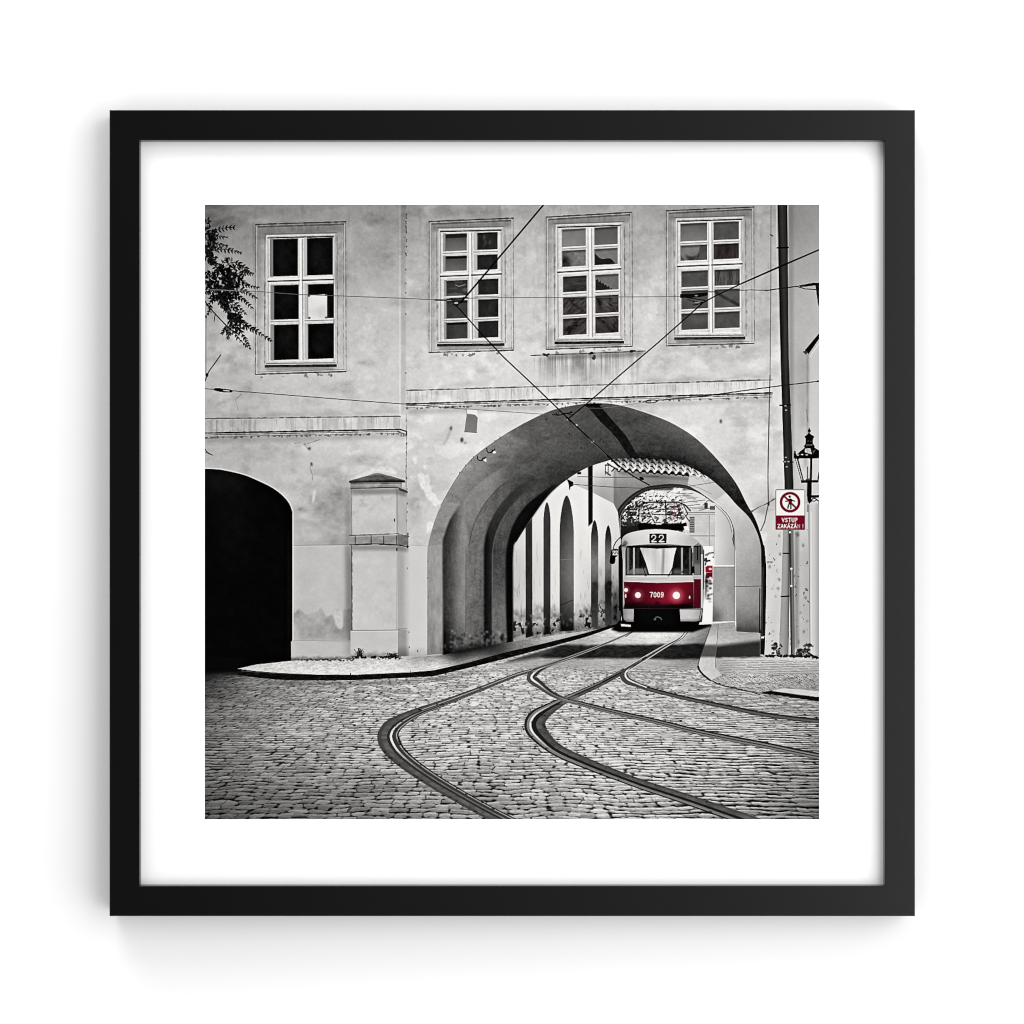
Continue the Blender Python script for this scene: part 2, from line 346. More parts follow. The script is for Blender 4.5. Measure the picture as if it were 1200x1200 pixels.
# ------------------------------------------------ passage seen through the arch
GATE_F = cr([(500.6,768),(500.8,700),(501,650),(504,629),(513.7,599),(532,565),(549.3,541.6),(568.3,525.4),(600,504.2),(636,485.4),(658,478),(685,473.4),(704,472.4),(724.6,474.6),(748.3,481),(780,492.4),(803.3,505),(820,517.5),(836.7,534),(853.3,553.3),(865,570),(875,590),(885,608),(891.7,627),(895.8,645),(898,667),(897.5,707),(896,757),(895.5,769)], 5)
GATE_B = cr([(601,752),(601,645),(606,634),(621.7,609),(642,581),(664.4,562),(688,548),(712,540),(721.4,537.6),(748.3,536.4),(780,538),(803.3,545),(820,553.3),(833.3,561.7),(850,576.7),(863.3,591.7),(876.7,605),(885,619),(890.8,636),(892.5,657),(892.4,700),(892,764)], 5)
# everything behind: bright far street
fill(GATE_B, 236, 1)
# far end wall above the second arch
def endwall(x, y): return idw(x, y, [(719,552,190),(724,575,132),(727,592,118),(740,570,140),(760,556,150),(790,556,158),(806,560,160),(700,560,205),(780,566,128),(745,560,150)])+7*fbm(x, y, 8, 8, 4, 3)+4*fbm(x, y, 2, 2, 2, 3)
fill([(664,562),(688,546),(719,535),(719,590.6),(694,577),(672,568)], lambda x, y: idw(x, y, [(672,566,205),(690,556,222),(700,560,205),(712,548,226),(706,572,175),(716,580,172),(718,560,195)])+4*fbm(x, y, 6, 6, 3, 3), 1, 'courtyard_wall')
# small arch opening
ARCH2 = cr([(729,640),(729,612),(732,600),(739,588),(748,579.5),(758,574),(770,571.2),(786,570),(803,571),(820,577),(836,588.5),(848,600),(856,611),(859,622),(860.5,640),(861,728),(833,733),(729,735)], 4)
def treesky(x, y):
    n = fbm(x, y, 6, 5, 3, 3)*.8+1.15*fbm(x+.5*y, y, 1.9, 1.7, 3, 5)
    q = sst(-.16, .2, n-(-.10+(y-590)*.014-(x-752)*.008)); g = 52+176*q+46*fbm(x, y, 1.8, 1.8, 2, 8)
    return g*sst(630, 600, y-.2*(x-730))+ (40+30*fbm(x, y, 2, 2, 2, 8))*(1-sst(630, 600, y-.2*(x-730)))
fill(ARCH2, lambda x, y: 226+12*fbm(x, y, 8, 8, 3, 2), 1, 'far_street')
fill([(727,560),(803,560),(806,625),(727,650)], treesky, lambda x, y: sst(806, 796, x), 'tree')
r = cover(ARCH2)
rim = lambda off: None
# house across the far street
def house(x, y):
    g = 205+14*fbm(x, y, 4, 4, 3, 2)
    g = np.where((np.abs(y-600.5) < .8), 150, g); g = np.where((np.abs(y-628) < .6) | (np.abs(y-603) < .5), 160, g)
    g = np.where((np.abs(x-831.5) < .7) & (y > 600), 175, g); g = np.where((np.abs(y-613) < .4), 185, g)
    g = np.where((x > 808) & (x < 814) & (y > 605) & (y < 625), 120+40*np.sin(y*2.4), g)
    g = np.where((x > 816) & (x < 828) & (y > 605) & (y < 611), 205, g)
    return g
fill([(798,572),(822,577),(840,592),(838,650),(806,640),(803,590)], lambda x, y: 222-40*sst(.0, .5, fbm(x, y, 7, 2.6, 3, 2)), 1, 'far_street')
fill([(803,598),(838,598),(838,652),(806,640)], house, 1, 'far_street')
for p in ([(800,589),(812,587.5),(826,586)],[(803,593),(820,591)],[(792,578),(806,579),(812,578)],[(795,581),(808,581)],[(824,592),(830,586),(836,589)],[(800,574),(812,574)],[(808,595),(838,596)],[(820,598),(838,594)]): stroke(p, .9, 90, .75)
rect(825.5, 589.5, 829.5, 596, 40, .9); rect(832, 593, 838, 597.5, 90, .9); rect(800, 571.5, 804, 575, 130, .8)
HOLE = cr([(726,645),(727,612),(730,600),(740,584),(752,576),(770,571.2),(786.7,570),(803,571),(820,577),(836.7,588.5),(850,600),(858.5,612),(861.5,645)], 5)
fill([(719,645),(719,532),(840,545),(852,578),(866,600),(866,645)]+HOLE[::-1], endwall, 1, 'far_archway')
fill([(719,530),(719,600),(723,600),(722,535)], 120, .5, soft=.8)
fill([(808,556),(845,575),(862,610),(850,600),(838,588),(820,575),(806,569)], 206, 1, soft=.4)
stroke([(709.5,545),(709.5,556)], .8, 60); stroke([(713,546),(712.5,556)], .9, 60); stroke([(709.5,545),(714,545)], 1.5, 60); stroke([(709.5,553),(715,557)], 2, 70, .8)
# roof tiles along the top
fill([(715,535),(750,532),(790,535),(840,556),(842,566),(826,562),(800,557),(760,554),(722,550)], 25, 1, 'tile_roof')
for row, (dy, g0) in enumerate([(.5, 130), (5.4, 205), (10.2, 236)]):
    xs = np.arange(717, 838, .7)
    yb = 539+dy+(xs-719)/115*7+np.maximum(0, xs-795)**2*.0062
    wv = np.cos((xs-719)/8.4*2*math.pi+row*.9)
    stroke(list(zip(xs, yb+1.7*wv-1.4)), 3.4, (lambda gg: (lambda xx, yy: gg-70*sst(.2, -.8, np.cos((xx-719)/8.4*2*math.pi+.9))+0*yy))(g0), 1, 'tile_roof')
    stroke(list(zip(xs, yb+2.0*wv+1.2)), 1.5, 18, .95, 'tile_roof')
fill([(714,542),(720,541),(725,546.5),(722,549.5)], 238, 1, 'tile_roof'); stroke([(712,543),(716,546),(724,550)], 1.4, 20)
fill([(726,552),(765,556.5),(808,560),(808,563),(765,560),(724,555)], 60, .5, soft=1)
# re-clip the vault later covers what spills above the back edge
# lit jamb of the second arch
def jamb2(x, y): return np.where(y < 663, idw(x, y, [(840,605,216),(840,640,222),(852,620,196),(856,650,184),(838,660,214)]), 166+13*fbm(x, y, 7, 9, 4, 3)+6*fbm(x, y, 1.6, 1.6, 2, 3)-62*sst(704, 728, y+.5*(840-x)+3*fbm(x, y, 6, 6, 3, 3))*sst(856, 838, x)-14*sst(850, 861, x))
fill([(838,590),(848,599),(856,611),(860.6,630),(861,728),(834,728.5),(834.5,664),(838,664)], jamb2, 1, 'far_archway')
stroke([(835,663),(861,663)], 1.6, 244); stroke([(835,664.8),(861,664.6)], .7, 130, .7)
stroke([(829.5,702),(834,704),(834.5,733)], .8, 110, .7)
# arch rim lines
AR = cr([(722,612),(727,595.5),(740,581.3),(756,572.4),(770,570),(786.7,568.9),(803,570.2),(820,576),(836.7,587.6),(850,599),(858.5,611),(861.5,624),(862,640)], 6)
ribbon([(722,611,4.5),(727,597.5,4.5),(740,583.3,4.2),(756,573.8,3.8),(770,570.8,3.6),(786.7,569.4,3.4),(803,570.6,3),(820,576.4,3),(838,588,2.6)], [(-.15,1.15,40,1),(.25,.6,84,.6)], 'far_archway')
stroke(cr([(832,585),(836.7,588),(848,598),(856,609),(859.6,622),(860.4,640)], 5), 1, 60); stroke(cr([(838,592),(848,601.5),(854.6,612),(857.6,624)], 5), .8, 120, .8); stroke(cr([(838,586),(850,596),(858.8,608)], 5), 1.6, 232, .9)
stroke([(860.8,640),(861.2,728)], .8, 100, .7); stroke([(859.8,626),(858.8,632),(860,638)], 1.4, 70, .8)
fill([(752,573.2),(772,571.2),(790,571.2),(788,574.5),(770,574.5)], 40, .8, soft=.4)
# right reveal of the passage
def reveal(x, y): return idw(x, y, [(850,585,214),(862,600,206),(872,612,190),(880,640,178),(870,660,172),(866,690,166),(885,690,150),(875,720,140),(888,720,132),(866,735,120),(890,650,160)])+5*fbm(x, y, 5, 5, 3, 3)+6*fbm(x, y, 1.6, 1.6, 2, 3)+7*fbm(x, y, 14, 14, 4, 13)-34*sst(712, 742, y+8*fbm(x, y, 6, 8, 3, 23))
fill([(838,566),(850,576),(863.3,591),(876.7,604),(885,618),(890.8,635),(893.5,657),(893.5,742),(863,740),(861.6,640),(861,622),(857,608),(848,597.5),(834,586.5),(820,576.5),(812,572)], reveal, 1, 'passage_wall')
fill([(808,556),(834,561.7),(852,576.7),(838,586.5),(822,577),(806,569)], lambda x, y: 208-20*sst(820, 845, x), .9, 'passage_wall')
stroke([(862,687.4),(892,686.8)], .9, 85, .85)
fill([(861,735),(893,735),(893,741),(863,742)], 70, .5, soft=1.2)
stroke([(806,567.5),(820,572),(834,579)], .9, 120, .5)

# courtyard wall left
def court(x, y):
    g = idw(x, y, [(608,660,200),(608,640,212),(630,620,225),(650,600,232),(680,590,236),(710,600,230),(680,650,230),(700,650,222),(628,700,214),(650,700,222),(682,690,222),(604,720,198),(705,700,190),(718,680,175)])
    g = g-26*sst(.15, .6, fbm(x, y, 3, 14, 4, 4))*sst(600, 690, y)
    rag = 714-(x-600)*.06+14*fbm(x, y, 9, 14, 4, 6)
    g = g-75*sst(-8, 14, y-rag)*(.45+.9*np.clip(fbm(x, y, 4, 5, 3, 9)+.3, 0, 1))
    g = g-70*sst(685, 720, x)*sst(-24, 10, y-(694+20*fbm(x, y, 8, 12, 3, 12)))
    return g
fill([(601,644),(605,635),(621,609.5),(636,590),(645,578),(672,567.5),(694,577),(719,590),(724,600),(728,640),(728,733),(690,739),(640,747),(601,753)], court, 1, 'courtyard_wall')
def niche(x0, x1, peak, base, tone, id='courtyard_wall', sp=14):
    xm = (x0+x1)/2
    hh = (x1-x0)*2.3
    p = [(x0, base)]+[(xm+(x1-x0)/2*q, peak+hh*1.15*(1-(1-abs(q)**1.75)**.6)) for q in np.sin(np.linspace(-math.pi/2, math.pi/2, 29))]+[(x1, base-1)]
    fill(p, tone, 1, id)
fill([(615.8,617.5),(623.6,607),(624,745),(616,748)], grain(lambda x, y: 52-16*sst(700, 745, y), 10, 4, 10), 1)
niche(637, 645, 588.5, 744, grain(lambda x, y: 62-24*sst(690, 740, y), 9, 4, 10))
niche(655.8, 672.4, 580.5, 740, lambda x, y: idw(x, y, [(664,590,60),(658,620,64),(670,620,92),(658,660,92),(670,660,118),(660,700,82),(670,700,100),(664,735,30)])+9*fbm(x, y, 4, 6, 4, 4))
niche(692.6, 701, 609.5, 735, lambda x, y: idw(x, y, [(697,616,40),(697,635,80),(697,655,125),(697,675,110),(697,690,60),(697,715,55)])+14*fbm(x, y, 3, 5, 4, 4))
niche(709, 716.6, 615.5, 733, lambda x, y: idw(x, y, [(713,622,35),(713,640,85),(713,660,120),(713,680,80),(713,690,40),(713,715,50)])+14*fbm(x, y, 3, 5, 4, 4))
stroke([(657,709),(672,703)], .8, 30, .8); stroke([(657,656),(672,655)], .7, 150, .5)
patch([(709,684),(717,681),(716,692),(718,698),(711,697)], 30, .9); patch([(694,683),(699,682),(700,690),(696,687)], 45, .8)
for k in range(110):
    x = 601+rng.random()*110; y = 722+rng.random()*20-(x-600)*.1
    blob(x, y, .4+.9*rng.random(), .5+1.7*rng.random(), 40+60*rng.random() if rng.random() < .75 else 190, .65, j=.35, soft=.25)
def base(x, y):
    n = fbm(x, y, 3.4, 5.5, 4, 9); g = 176+40*fbm(x, y, 2, 2, 3, 19)
    g = g*(1-.78*sst(.08, .22, n))*(1-.35*sst(730, 746, y+.1*(x-600)))
    return g
for (x0, x1, ya) in ((600.8,616,727),(624,637.2,725),(645,656,724)):
    fill([(x0, ya+1), (x0+3, ya-.6), (x1-3, ya-1.4), (x1, ya), (x1+1.2, 742-(x1-600)*.05), (x0-.4, 748-(x0-600)*.06)], base, lambda x, y: sst(ya-2, ya+3, y+2*fbm(x, y, 3, 3, 2, 4)), soft=.3)
fill([(673,716),(693,714),(693,736),(673,740)], base, lambda x, y: sst(714, 724, y+5*fbm(x, y, 4, 4, 3, 4)), soft=.4)
fill([(701,700),(709,698),(709,733),(701,735)], base, lambda x, y: .7*sst(700, 716, y+5*fbm(x, y, 4, 4, 3, 4)), soft=.4)
for (xa, xb, y) in ((616,624,745),(637,645,742.5),(656,672,739)): fill([(xa, y-9), (xb, y-10), (xb, y), (xa, y+1)], 14, .55, soft=1.2)
# dark drainpipe in the courtyard
fill([(689,546),(694.6,545),(694.6,612),(689.6,617)], lambda x, y: 22+30*sst(693, 694.5, x), 1, 'drainpipe#1')
for p in ([(666,562.5),(668.5,566),(668,575),(667,573)],[(677,553),(681,553),(681,556),(676,556)],[(664,561),(672,565),(672,569),(668,571)]): fill(p, 15)
stroke([(670,567.5),(720,571),(762,572.5)], .8, 60, .8); stroke([(677,558.5),(720,559.5),(772,558.6)], .8, 60, .75); stroke([(806,570),(838,565)], .8, 90, .7)

# ------------------------------------------------ vault
VPTS = [(508,640,150),(508,660,152),(509,700,152),(510,745,140),(512,620,148),(530,590,142),(545,568,138),(560,552,136),(590,525,122),(620,506,104),(655,489,88),(690,482,74),(600,530,112),(640,520,92),(610,545,92),(580,570,92),(625,555,74),(650,545,68),(670,510,82),(700,525,66),(735,510,70),(760,490,84),(790,505,92),(770,505,78),(780,528,50),(822,524,86),(815,540,52),(800,535,46),(838,540,74),(850,556,64),(846,570,36),(862,572,52),(870,590,34),(884,612,24),(820,549,36),(690,545,58),(730,530,56),(880,604,28),(895,680,20),(660,555,58),(895,740,22)]
def vault(x, y): return idw(x, y, VPTS)+9*fbm(x, y, 26, 14, 4, 3)+10*fbm(x, y, 1.7, 1.7, 2, 3)+8*fbm(x, y, 5, 3, 3, 6)-12*sst(.35, .7, fbm(x, y, 7, 5, 4, 66))-13*sst(.15, .5, fbm(x, y, 34, 14, 4, 67))+11*sst(.2, .55, fbm(x, y, 22, 9, 4, 68))
jl = [(519.2,767.5),(518.8,700),(518.5,638),(520.8,628),(527,609),(540.6,590),(557,570),(576,555.7),(600,541.4)]
fill(GATE_F+GATE_B[::-1], vault, 1, 'archway')
# jamb texture
fill([(501,640),(518.5,638),(519.2,767),(500.8,767)], lambda x, y: 158+26*fbm(x, y, 5, 16, 4, 5)+6*fbm(x, y, 2, 2, 2, 2)-18*sst(740, 765, y), .85)
# niches in the tunnel's left side
def tex(x, y): return 9*fbm(x, y, 3, 12, 4, 4)+9*fbm(x, y, 1.5, 1.5, 2, 7)+7*fbm(x, y, 8, 5, 3, 17)
def l1(x, y):
    g = 56+82*sst(520, 545, x)-44*sst(715, 765, y)-30*sst(650, 590, y)*sst(548, 525, x)
    return g+tex(x, y)
E1 = cr([(546,768),(546,660),(550.6,634),(556,613),(567,592),(583,573),(606,555)], 8)
E2 = cr([(567,766),(567,660),(567.6,637),(572.4,617),(583,596.5),(602,574.5),(628,556.5)], 8)
E2b = cr([(577,760),(577,662),(578,641),(582.6,622),(593,602),(611,580.5),(636,561.5)], 8)
E3 = cr([(594,755),(592.6,690),(592.6,660),(594,640),(602,613.5),(618,591),(648,568)], 8)
E4 = cr([(601.3,754),(601.3,690),(601.5,646),(606,632.5),(621.7,609),(642,581.5),(657,568)], 8)
F1 = cr([(519.2,767.5),(518.8,700),(518.6,639),(521,627),(527.4,609),(540,590.5),(556,571),(577,555),(606,538)], 8)
fill(F1+E1[::-1], l1, lambda x, y: sst(606, 566, x), 'archway', soft=.35)
# lit spandrel between the first niche and its pier
fill(cr([(545.4,590),(545.8,612),(550.4,634.5)], 6)+cr([(551.4,634),(557,613),(568,592.4),(584,573.6)], 6)+[(566,574),(553,582)], lambda x, y: 112+18*sst(626, 600, y)+tex(x, y), lambda x, y: sst(586, 566, x)*.85, 'archway', soft=.35)
fill(E1+E2[::-1], lambda x, y: idw(x, y, [(556,650,110),(557,700,110),(557,750,92),(552,690,118),(563,700,94),(560,618,112),(575,590,98),(596,565,82)])+1.6*tex(x, y), lambda x, y: sst(620, 588, x), 'archway', soft=.35)
stroke([p for p in E1 if p[1] < 640 and p[0] < 590], .9, 54, .5, soft=.4); stroke([(546.2,640),(546,700),(545.6,740)], .8, 60, .4, soft=.3); stroke([(547.4,640),(547.2,740)], .8, 128, .35, soft=.3)
fill(E2+E2b[::-1], lambda x, y: 20+20*sst(568, 577, x)+14*sst(640, 590, y)+.5*tex(x, y), lambda x, y: sst(634, 604, x), 'archway', soft=.5)
fill(E2b+E3[::-1], lambda x, y: idw(x, y, [(580,650,70),(585,700,94),(590,690,84),(586,740,104),(592,616,80),(606,598,78),(625,580,70)])+1.5*tex(x, y), lambda x, y: sst(650, 622, x), 'archway', soft=.4)
stroke([p for p in E2b if p[0] < 600], .8, 112, .5, soft=.3)
fill(E3+E4[::-1], lambda x, y: 16+12*sst(625, 650, x)+.25*tex(x, y), lambda x, y: sst(662, 640, x), 'archway', soft=.35)
# crumbling plaster at the foot of the tunnel piers
for k in range(130):
    x = 521+rng.random()*72; y = 738+rng.random()*26
    if y < 770-abs(x-556)*.25-26: continue
    blob(x, y, .5+1.5*rng.random(), .5+1.7*rng.random(), 110+70*rng.random() if rng.random() < .5 else 25, .7, j=.4, soft=.25)
fill([(520,764),(600,752),(600,756),(520,770)], 15, .75, soft=1)
fill([(519,764),(546,755),(570,752),(570,764),(519,769)], 22, .5, soft=1.2)
# dark crown strip
fill([(684,474),(701,473),(707,480),(719,494),(732.5,509),(741,523),(748.6,536.6),(738.4,537),(731,526),(724.4,515.5),(714,504),(703.5,494),(692,480.5)], lambda x, y: 22+13*fbm(x, y, 3, 3, 3, 4), .97)
fill([(684,473.4),(704,472.6),(706,474.5),(688,476)], 12, .9); fill([(686,477.5),(706,478),(707,479.2),(688,479)], 85, .7)
# thin bright and dark edge of the arch on the facade
stroke([p for p in GATE_F if p[0] > 515 and p[0] < 690], .8, 92, .6)
stroke([(p[0]-.3, p[1]-1.2) for p in GATE_F if p[0] > 520 and p[0] < 880], .8, 232, .55)
# dark right edge strip of arch, cable
fill([(891.6,635),(896,640),(898,667),(897,757),(896,767),(889.6,767),(890,742),(892.6,735),(892.4,660)], 24, .96); stroke([(894.2,665),(893.8,690),(893,750)], .9, 90, .7); stroke([(890.4,690),(889.8,768)], 1.2, 25); fill([(892,746),(896,745.5),(895,748.4),(892,748)], 235)
# hooks under the arch
for (x, y) in ((573.5,528.2),(562.5,537.4)):
    stroke(cr([(x-3.2, y-3), (x-2.4, y+1), (x+.4, y+2.4), (x+3, y+1.6), (x+3.4, y-.6)], 4), 1.3, 12); stroke(cr([(x+2, y+1.6), (x+4.2, y), (x+6.4, y-1.8)], 3), 1.4, 12); blob(x+6, y+2, 1.9, 1.5, 238, j=.15)
for (x, y) in ((675.4,498.3),(694.7,517.7)): blob(x, y, 1.6, 1.2, 225)
for (x, y) in ((640,491.5),(667,508),(681,525),(707,518)): blob(x, y, .8, 1.2, 25, .8)
# chip scatter on arch edge
for k in range(14): 
    i = rng.integers(2, 60); p = GATE_F[i]; blob(p[0]+rng.normal()*.8, p[1]+rng.normal()*.8, .5, 1.3, 70, .6)

# ------------------------------------------------ dark gateway on the left
DOOR = cr([(236,549.4),(248,549.6),(261.7,551),(285.4,556.5),(301,562.8),(318.7,571.5),(331.3,581),(339,590.5),(342.6,600)], 5)+[(342.8,640),(342.6,751),(341,752),(341.2,776),(236,790)]
stroke([(p[0]+.6, p[1]-.8) for p in DOOR[:44]], 1.4, 224, .8)
fill(DOOR, lambda x, y: 6+3*fbm(x, y, 9, 9, 3, 3)+9*sst(598, 556, y+.35*(x-240))+5*sst(40, 0, np.abs(x-272-.0*y))*sst(700, 600, y)+10*sst(-2, 1, x-337)*sst(600, 640, y), 1, 'gateway')
stroke([(343.4,602),(343.4,750)], 1, 222, .7)

# ------------------------------------------------ pilaster
def pil(x, y): return 205+9*fbm(x, y, 14, 14, 4, 4)+6*fbm(x, y, 5, 5, 3, 24)-16*sst(.2, .6, fbm(x, y, 12, 9, 4, 34))*sst(640, 600, y)+2*fbm(x, y, 2, 2, 2, 3)-10*sst(600, 630, y)*sst(660, 640, y)
rect(411.5, 571, 465, 626, grain(pil, 3), 1, 'pilaster'); rect(463, 571, 476.4, 626, lambda x, y: 186+6*fbm(x, y, 4, 10, 3, 4), 1, 'pilaster')
rect(412.5, 638, 464.6, 739, pil, 1, 'pilaster'); rect(464.4, 638, 477, 739, lambda x, y: 184+26*sst(470, 478, x)+5*fbm(x, y, 4, 10, 3, 4)-8, 1, 'pilaster')
rect(410.8, 738.6, 466, 770.5, lambda x, y: 202+6*fbm(x, y, 10, 8, 3, 4)-70*sst(762, 771, y+3*fbm(x, y, 4, 4, 3, 2)), 1, 'pilaster'); rect(466, 738, 479, 769, lambda x, y: 160+36*sst(474, 479, x)+6*fbm(x, y, 5, 5, 3, 4)-50*sst(755, 769, y), 1, 'pilaster')
stroke([(411,738.7),(466,738.3)], 1, 120, .8); stroke([(412,740),(466,739.6)], .8, 226, .7); stroke([(465,638),(466,770)], .7, 226, .5); stroke([(466.3,737.5),(477,736.5)], .8, 110, .7)
fill([(409.5,563.6),(425,559),(443,554.2),(458,558),(474.6,563),(474,565.4),(443,564.6),(410,566)], lambda x, y: 100+34*fbm(x, y, 14, 2.4, 3, 4)+26*fbm(x, y, 3, 2, 3, 5)-56*sst(560.5, 565, y)-18*sst(450, 474, x), 1, 'pilaster')
stroke([(409.5,564),(443,554.2),(474.6,563.2)], .9, 45, .5, rough=.6); stroke([(409.6,565),(474.4,564.8)], 1.4, 26)
rect(410.6, 565.6, 471, 571.8, lambda x, y: 150+40*fbm(x, y, 6, 8, 3, 4)-50*sst(568.5, 565.5, y), 1, 'pilaster'); stroke([(411,572.4),(465,571),(477,575.6)], 1.2, 50, .85); stroke([(468,573.8),(477,577)], 1.8, 40, .8)
stroke([(412,573),(412.2,640)], 1, 90, .5, rough=.4); stroke([(412.2,640),(412.4,738)], 1.1, 50, .75, rough=.4); fill([(404,572),(411.6,572),(411.6,738),(405,738)], 110, .28, soft=1.6)
stroke([(463,573),(463.6,627)], .8, 226, .7)
def brick(x, y):
    g = 150+22*fbm(x, y, 6, 3, 3, 2); 
    for bx in (416.4, 435, 449.5, 464.8): g = g-60*sst(1.1, .3, np.abs(x-bx))
    return g
rect(410.4, 627, 466, 638, brick, 1, 'pilaster'); fill([(466,626.5),(478.6,628.5),(478.6,639),(466,638)], grain(120, 22, 4, 3), 1, 'pilaster')
stroke([(410,627.4),(466,625.4),(479,628.6)], 1, 60, .7, rough=.6); stroke([(410.2,638.4),(440,637.4),(466,638.6),(478.5,640.5)], 1.4, 36, .9, rough=.4); stroke([(411,628.8),(465,627.2)], .7, 205, .6)
for (x, y) in ((462.5,609.5),(465,644),(478,626),(477.4,640.6)): blob(x, y, .9, 2.2, 40, .85)

fill([(412,573),(465,572),(476,576),(476,582),(463,579),(412,580)], 60, .42, soft=1.3)
fill([(412,638.6),(466,638.8),(478,641),(478,647),(464,645),(412,645)], 70, .38, soft=1.3)
fill([(411,560),(443,552.6),(474,561),(474,563),(443,555.6),(411,563)], 235, .35, soft=.6)
stroke([(411.5,568.6),(470,567.6)], .8, 205, .45); stroke([(465.4,573),(465.8,626)], 1.4, 120, .35, soft=.5)
fill([(404,640),(411.6,640),(411.6,738),(404,738)], 90, .22, soft=2)
fill([(241,512),(474,507),(474,514),(241,520)], 70, .22, soft=1.8); fill([(477,478.6),(640,474),(640,480),(477,485.5)], 70, .22, soft=1.8); fill([(735,471),(904,466),(904,471),(735,477)], 70, .2, soft=1.8)
stroke([(241,491.8),(468,488.9)], 1, 222, .5); stroke([(477,458.8),(904,446.4)], 1, 226, .5)
# ------------------------------------------------ right side: neighbour house, pipe, lamp, sign
rect(924.5, 240, 970, 771, lambda x, y: idw(x, y, [(930,250,138),(955,250,150),(935,300,164),(955,320,172),(940,380,184),(955,400,186),(938,450,182),(952,480,200),(938,520,196),(952,600,206),(935,600,198),(930,700,186),(955,700,188),(955,760,172)])+5*fbm(x, y, 16, 30, 4, 4)+4*fbm(x, y, 3, 3, 3, 3), 1, 'neighbouring_house')
rect(945.6, 412, 947.2, 590, grain(120, 50, 2, 6), .6, soft=.3)
rect(924, 240, 930, 580, 90, .35, soft=1.6)
rect(936, 412, 946, 500, lambda x, y: 140+40*fbm(x, y, 6, 9, 3, 4), .25, soft=3)
fill([(943.6,410),(960.5,389.8),(960.5,396),(947.5,415)], 14); blob(944.5, 412.5, 2.4, 2.4, 40, .8, j=.3)
fill([(949,418),(962,399),(962,560),(949,500)], 214, .5, soft=.6); stroke([(949,418),(960.5,401)], 1, 235, .7)
rect(947, 590, 960.5, 771, lambda x, y: 205-34*sst(953, 960, x)+3*fbm(x, y, 6, 30, 3, 3), 1); stroke([(948,600),(949,765)], 1.4, 90, .5); stroke([(950.6,600),(951,765)], 1.2, 226, .7)
# speckled strip between arch and house
def speck(x, y):
    g = 209+8*fbm(x, y, 9, 14, 4, 4)-24*sst(925, 946, x)*sst(600, 660, y)
    return g-80*sst(.52, .66, fbm(x, y, 3.2, 4.2, 2, 8))*sst(600, 640, y)
fill([(899,600),(947,590),(949,770),(896,769),(899,667)], speck, .95)
for (x, y, r) in [(913,628,1.6),(914,649,2),(902,664,2),(913,679,2),(912,690,1.8),(905,690,1.1),(909,699,1.3),(931,675,1.8),(941,639,2),(935,626,3),(944,700,2),(938,718,1.4),(942,740,2),(936,752,2),(946,728,1.4),(906,740,1.2)]: blob(x, y, r*.6, r*.9, 84, .7, j=.3, soft=.5)
# hanging cables
stroke([(903.6,240),(903.4,330),(902.4,440)], .9, 75, .75); stroke([(903.2,275),(905.5,276.5)], 1.4, 35); stroke([(902.4,440),(901,500),(900,560),(900.6,590),(896,612),(891.5,622)], 1.3, 70, .85); stroke([(905,500),(904,560)], .8, 226, .6)
stroke([(880,600),(890,594),(899,590),(909,584)], 1.6, 70, .7, rough=.8); blob(900.6, 590.5, 1.3, 2.6, 30); fill([(882,590),(906,578),(908,592),(890,604)], 130, .22, soft=3)
stroke([(909.5,240),(913,440)], .8, 222, .6)
# drainpipe
def pipe(x, y):
    c = 917.0+(y-240)*.0224; u = (x-c)/5.6
    return 40+8*fbm(x, y, 3, 30, 3, 4)+14*np.exp(-((u+.1)/.35)**2)-20*sst(.5, 1, np.abs(u))
fill([(911.2,240),(922.6,240),(924.4,420),(930,574),(919.6,574),(914.8,420),(912.8,330)], pipe, 1, 'drainpipe#2')
stroke([(911,290.4),(923.6,290)], 1.8, 15); stroke([(914,475),(926.5,474.6)], 1.6, 18); stroke([(918,541),(929.5,541.5)], 1.4, 18)
for (x, y) in ((920.5,475.6),(921.2,480.6),(921,536),(920,541),(924,541),(922,547)): blob(x, y, 1.4, .8, 190, .8)
fill([(918,612),(925.5,612),(925,700),(924,767.5),(912.8,767.5),(915.5,700)], lambda x, y: 128+34*sst(8, 0, np.abs(x-(918.5-(y-690)*.03)))-70*sst(922, 926, x)+4*fbm(x, y, 3, 12, 3, 3), 1, 'drainpipe#2')
stroke([(918,648.6),(925.6,648.6)], 1.6, 25); stroke([(915.6,699.2),(924.6,698.6)], 1.8, 25)
# sign post
fill([(924.4,616),(929.8,616),(931.4,768.5),(926.8,768.5)], lambda x, y: 52+66*sst(2.6, .4, np.abs(x-(928.2+(y-616)*.012))), 1, 'sign_post')
rect(931, 622, 936, 760, 60, .4, soft=1.5)
for y in (666.5, 686.6): blob(927.4, y, 1.4, 1.4, 238)
stroke([(927.4,667),(927.6,685)], 1, 190, .7)
# sign
fill([(908.6,574.4),(910,573.2),(942,573.2),(943.6,574.6),(943.6,620.6),(942.4,621.4),(909.4,621),(908.6,620)], 120, .9, 'no_entry_sign')
rect(909.6, 574.4, 942.8, 604, (236,234,231), 1, 'no_entry_sign'); rect(909.4, 604, 943, 620.4, (118,20,42), 1, 'no_entry_sign')
th = np.linspace(0, 2*math.pi, 40)
stroke([(925.9+10.6*math.cos(t), 588.5+10.6*math.sin(t)) for t in th], 3, (112,18,40))
K = (18,18,18)
blob(925.5, 581.9, 1.4, 1.5, K)
fill([(923.8,584.5),(927.4,584.3),(928.4,586),(927.9,591),(924.4,591)], K)
stroke([(926.6,585.4),(931.2,587.4)], 1.3, K); stroke([(924.4,585.4),(922.4,587.6),(920.6,587.4)], 1.2, K)
stroke([(925.2,590),(923.8,592.6),(923.4,595.6)], 1.5, K); stroke([(926.8,590),(926.8,596)], 1.6, K)
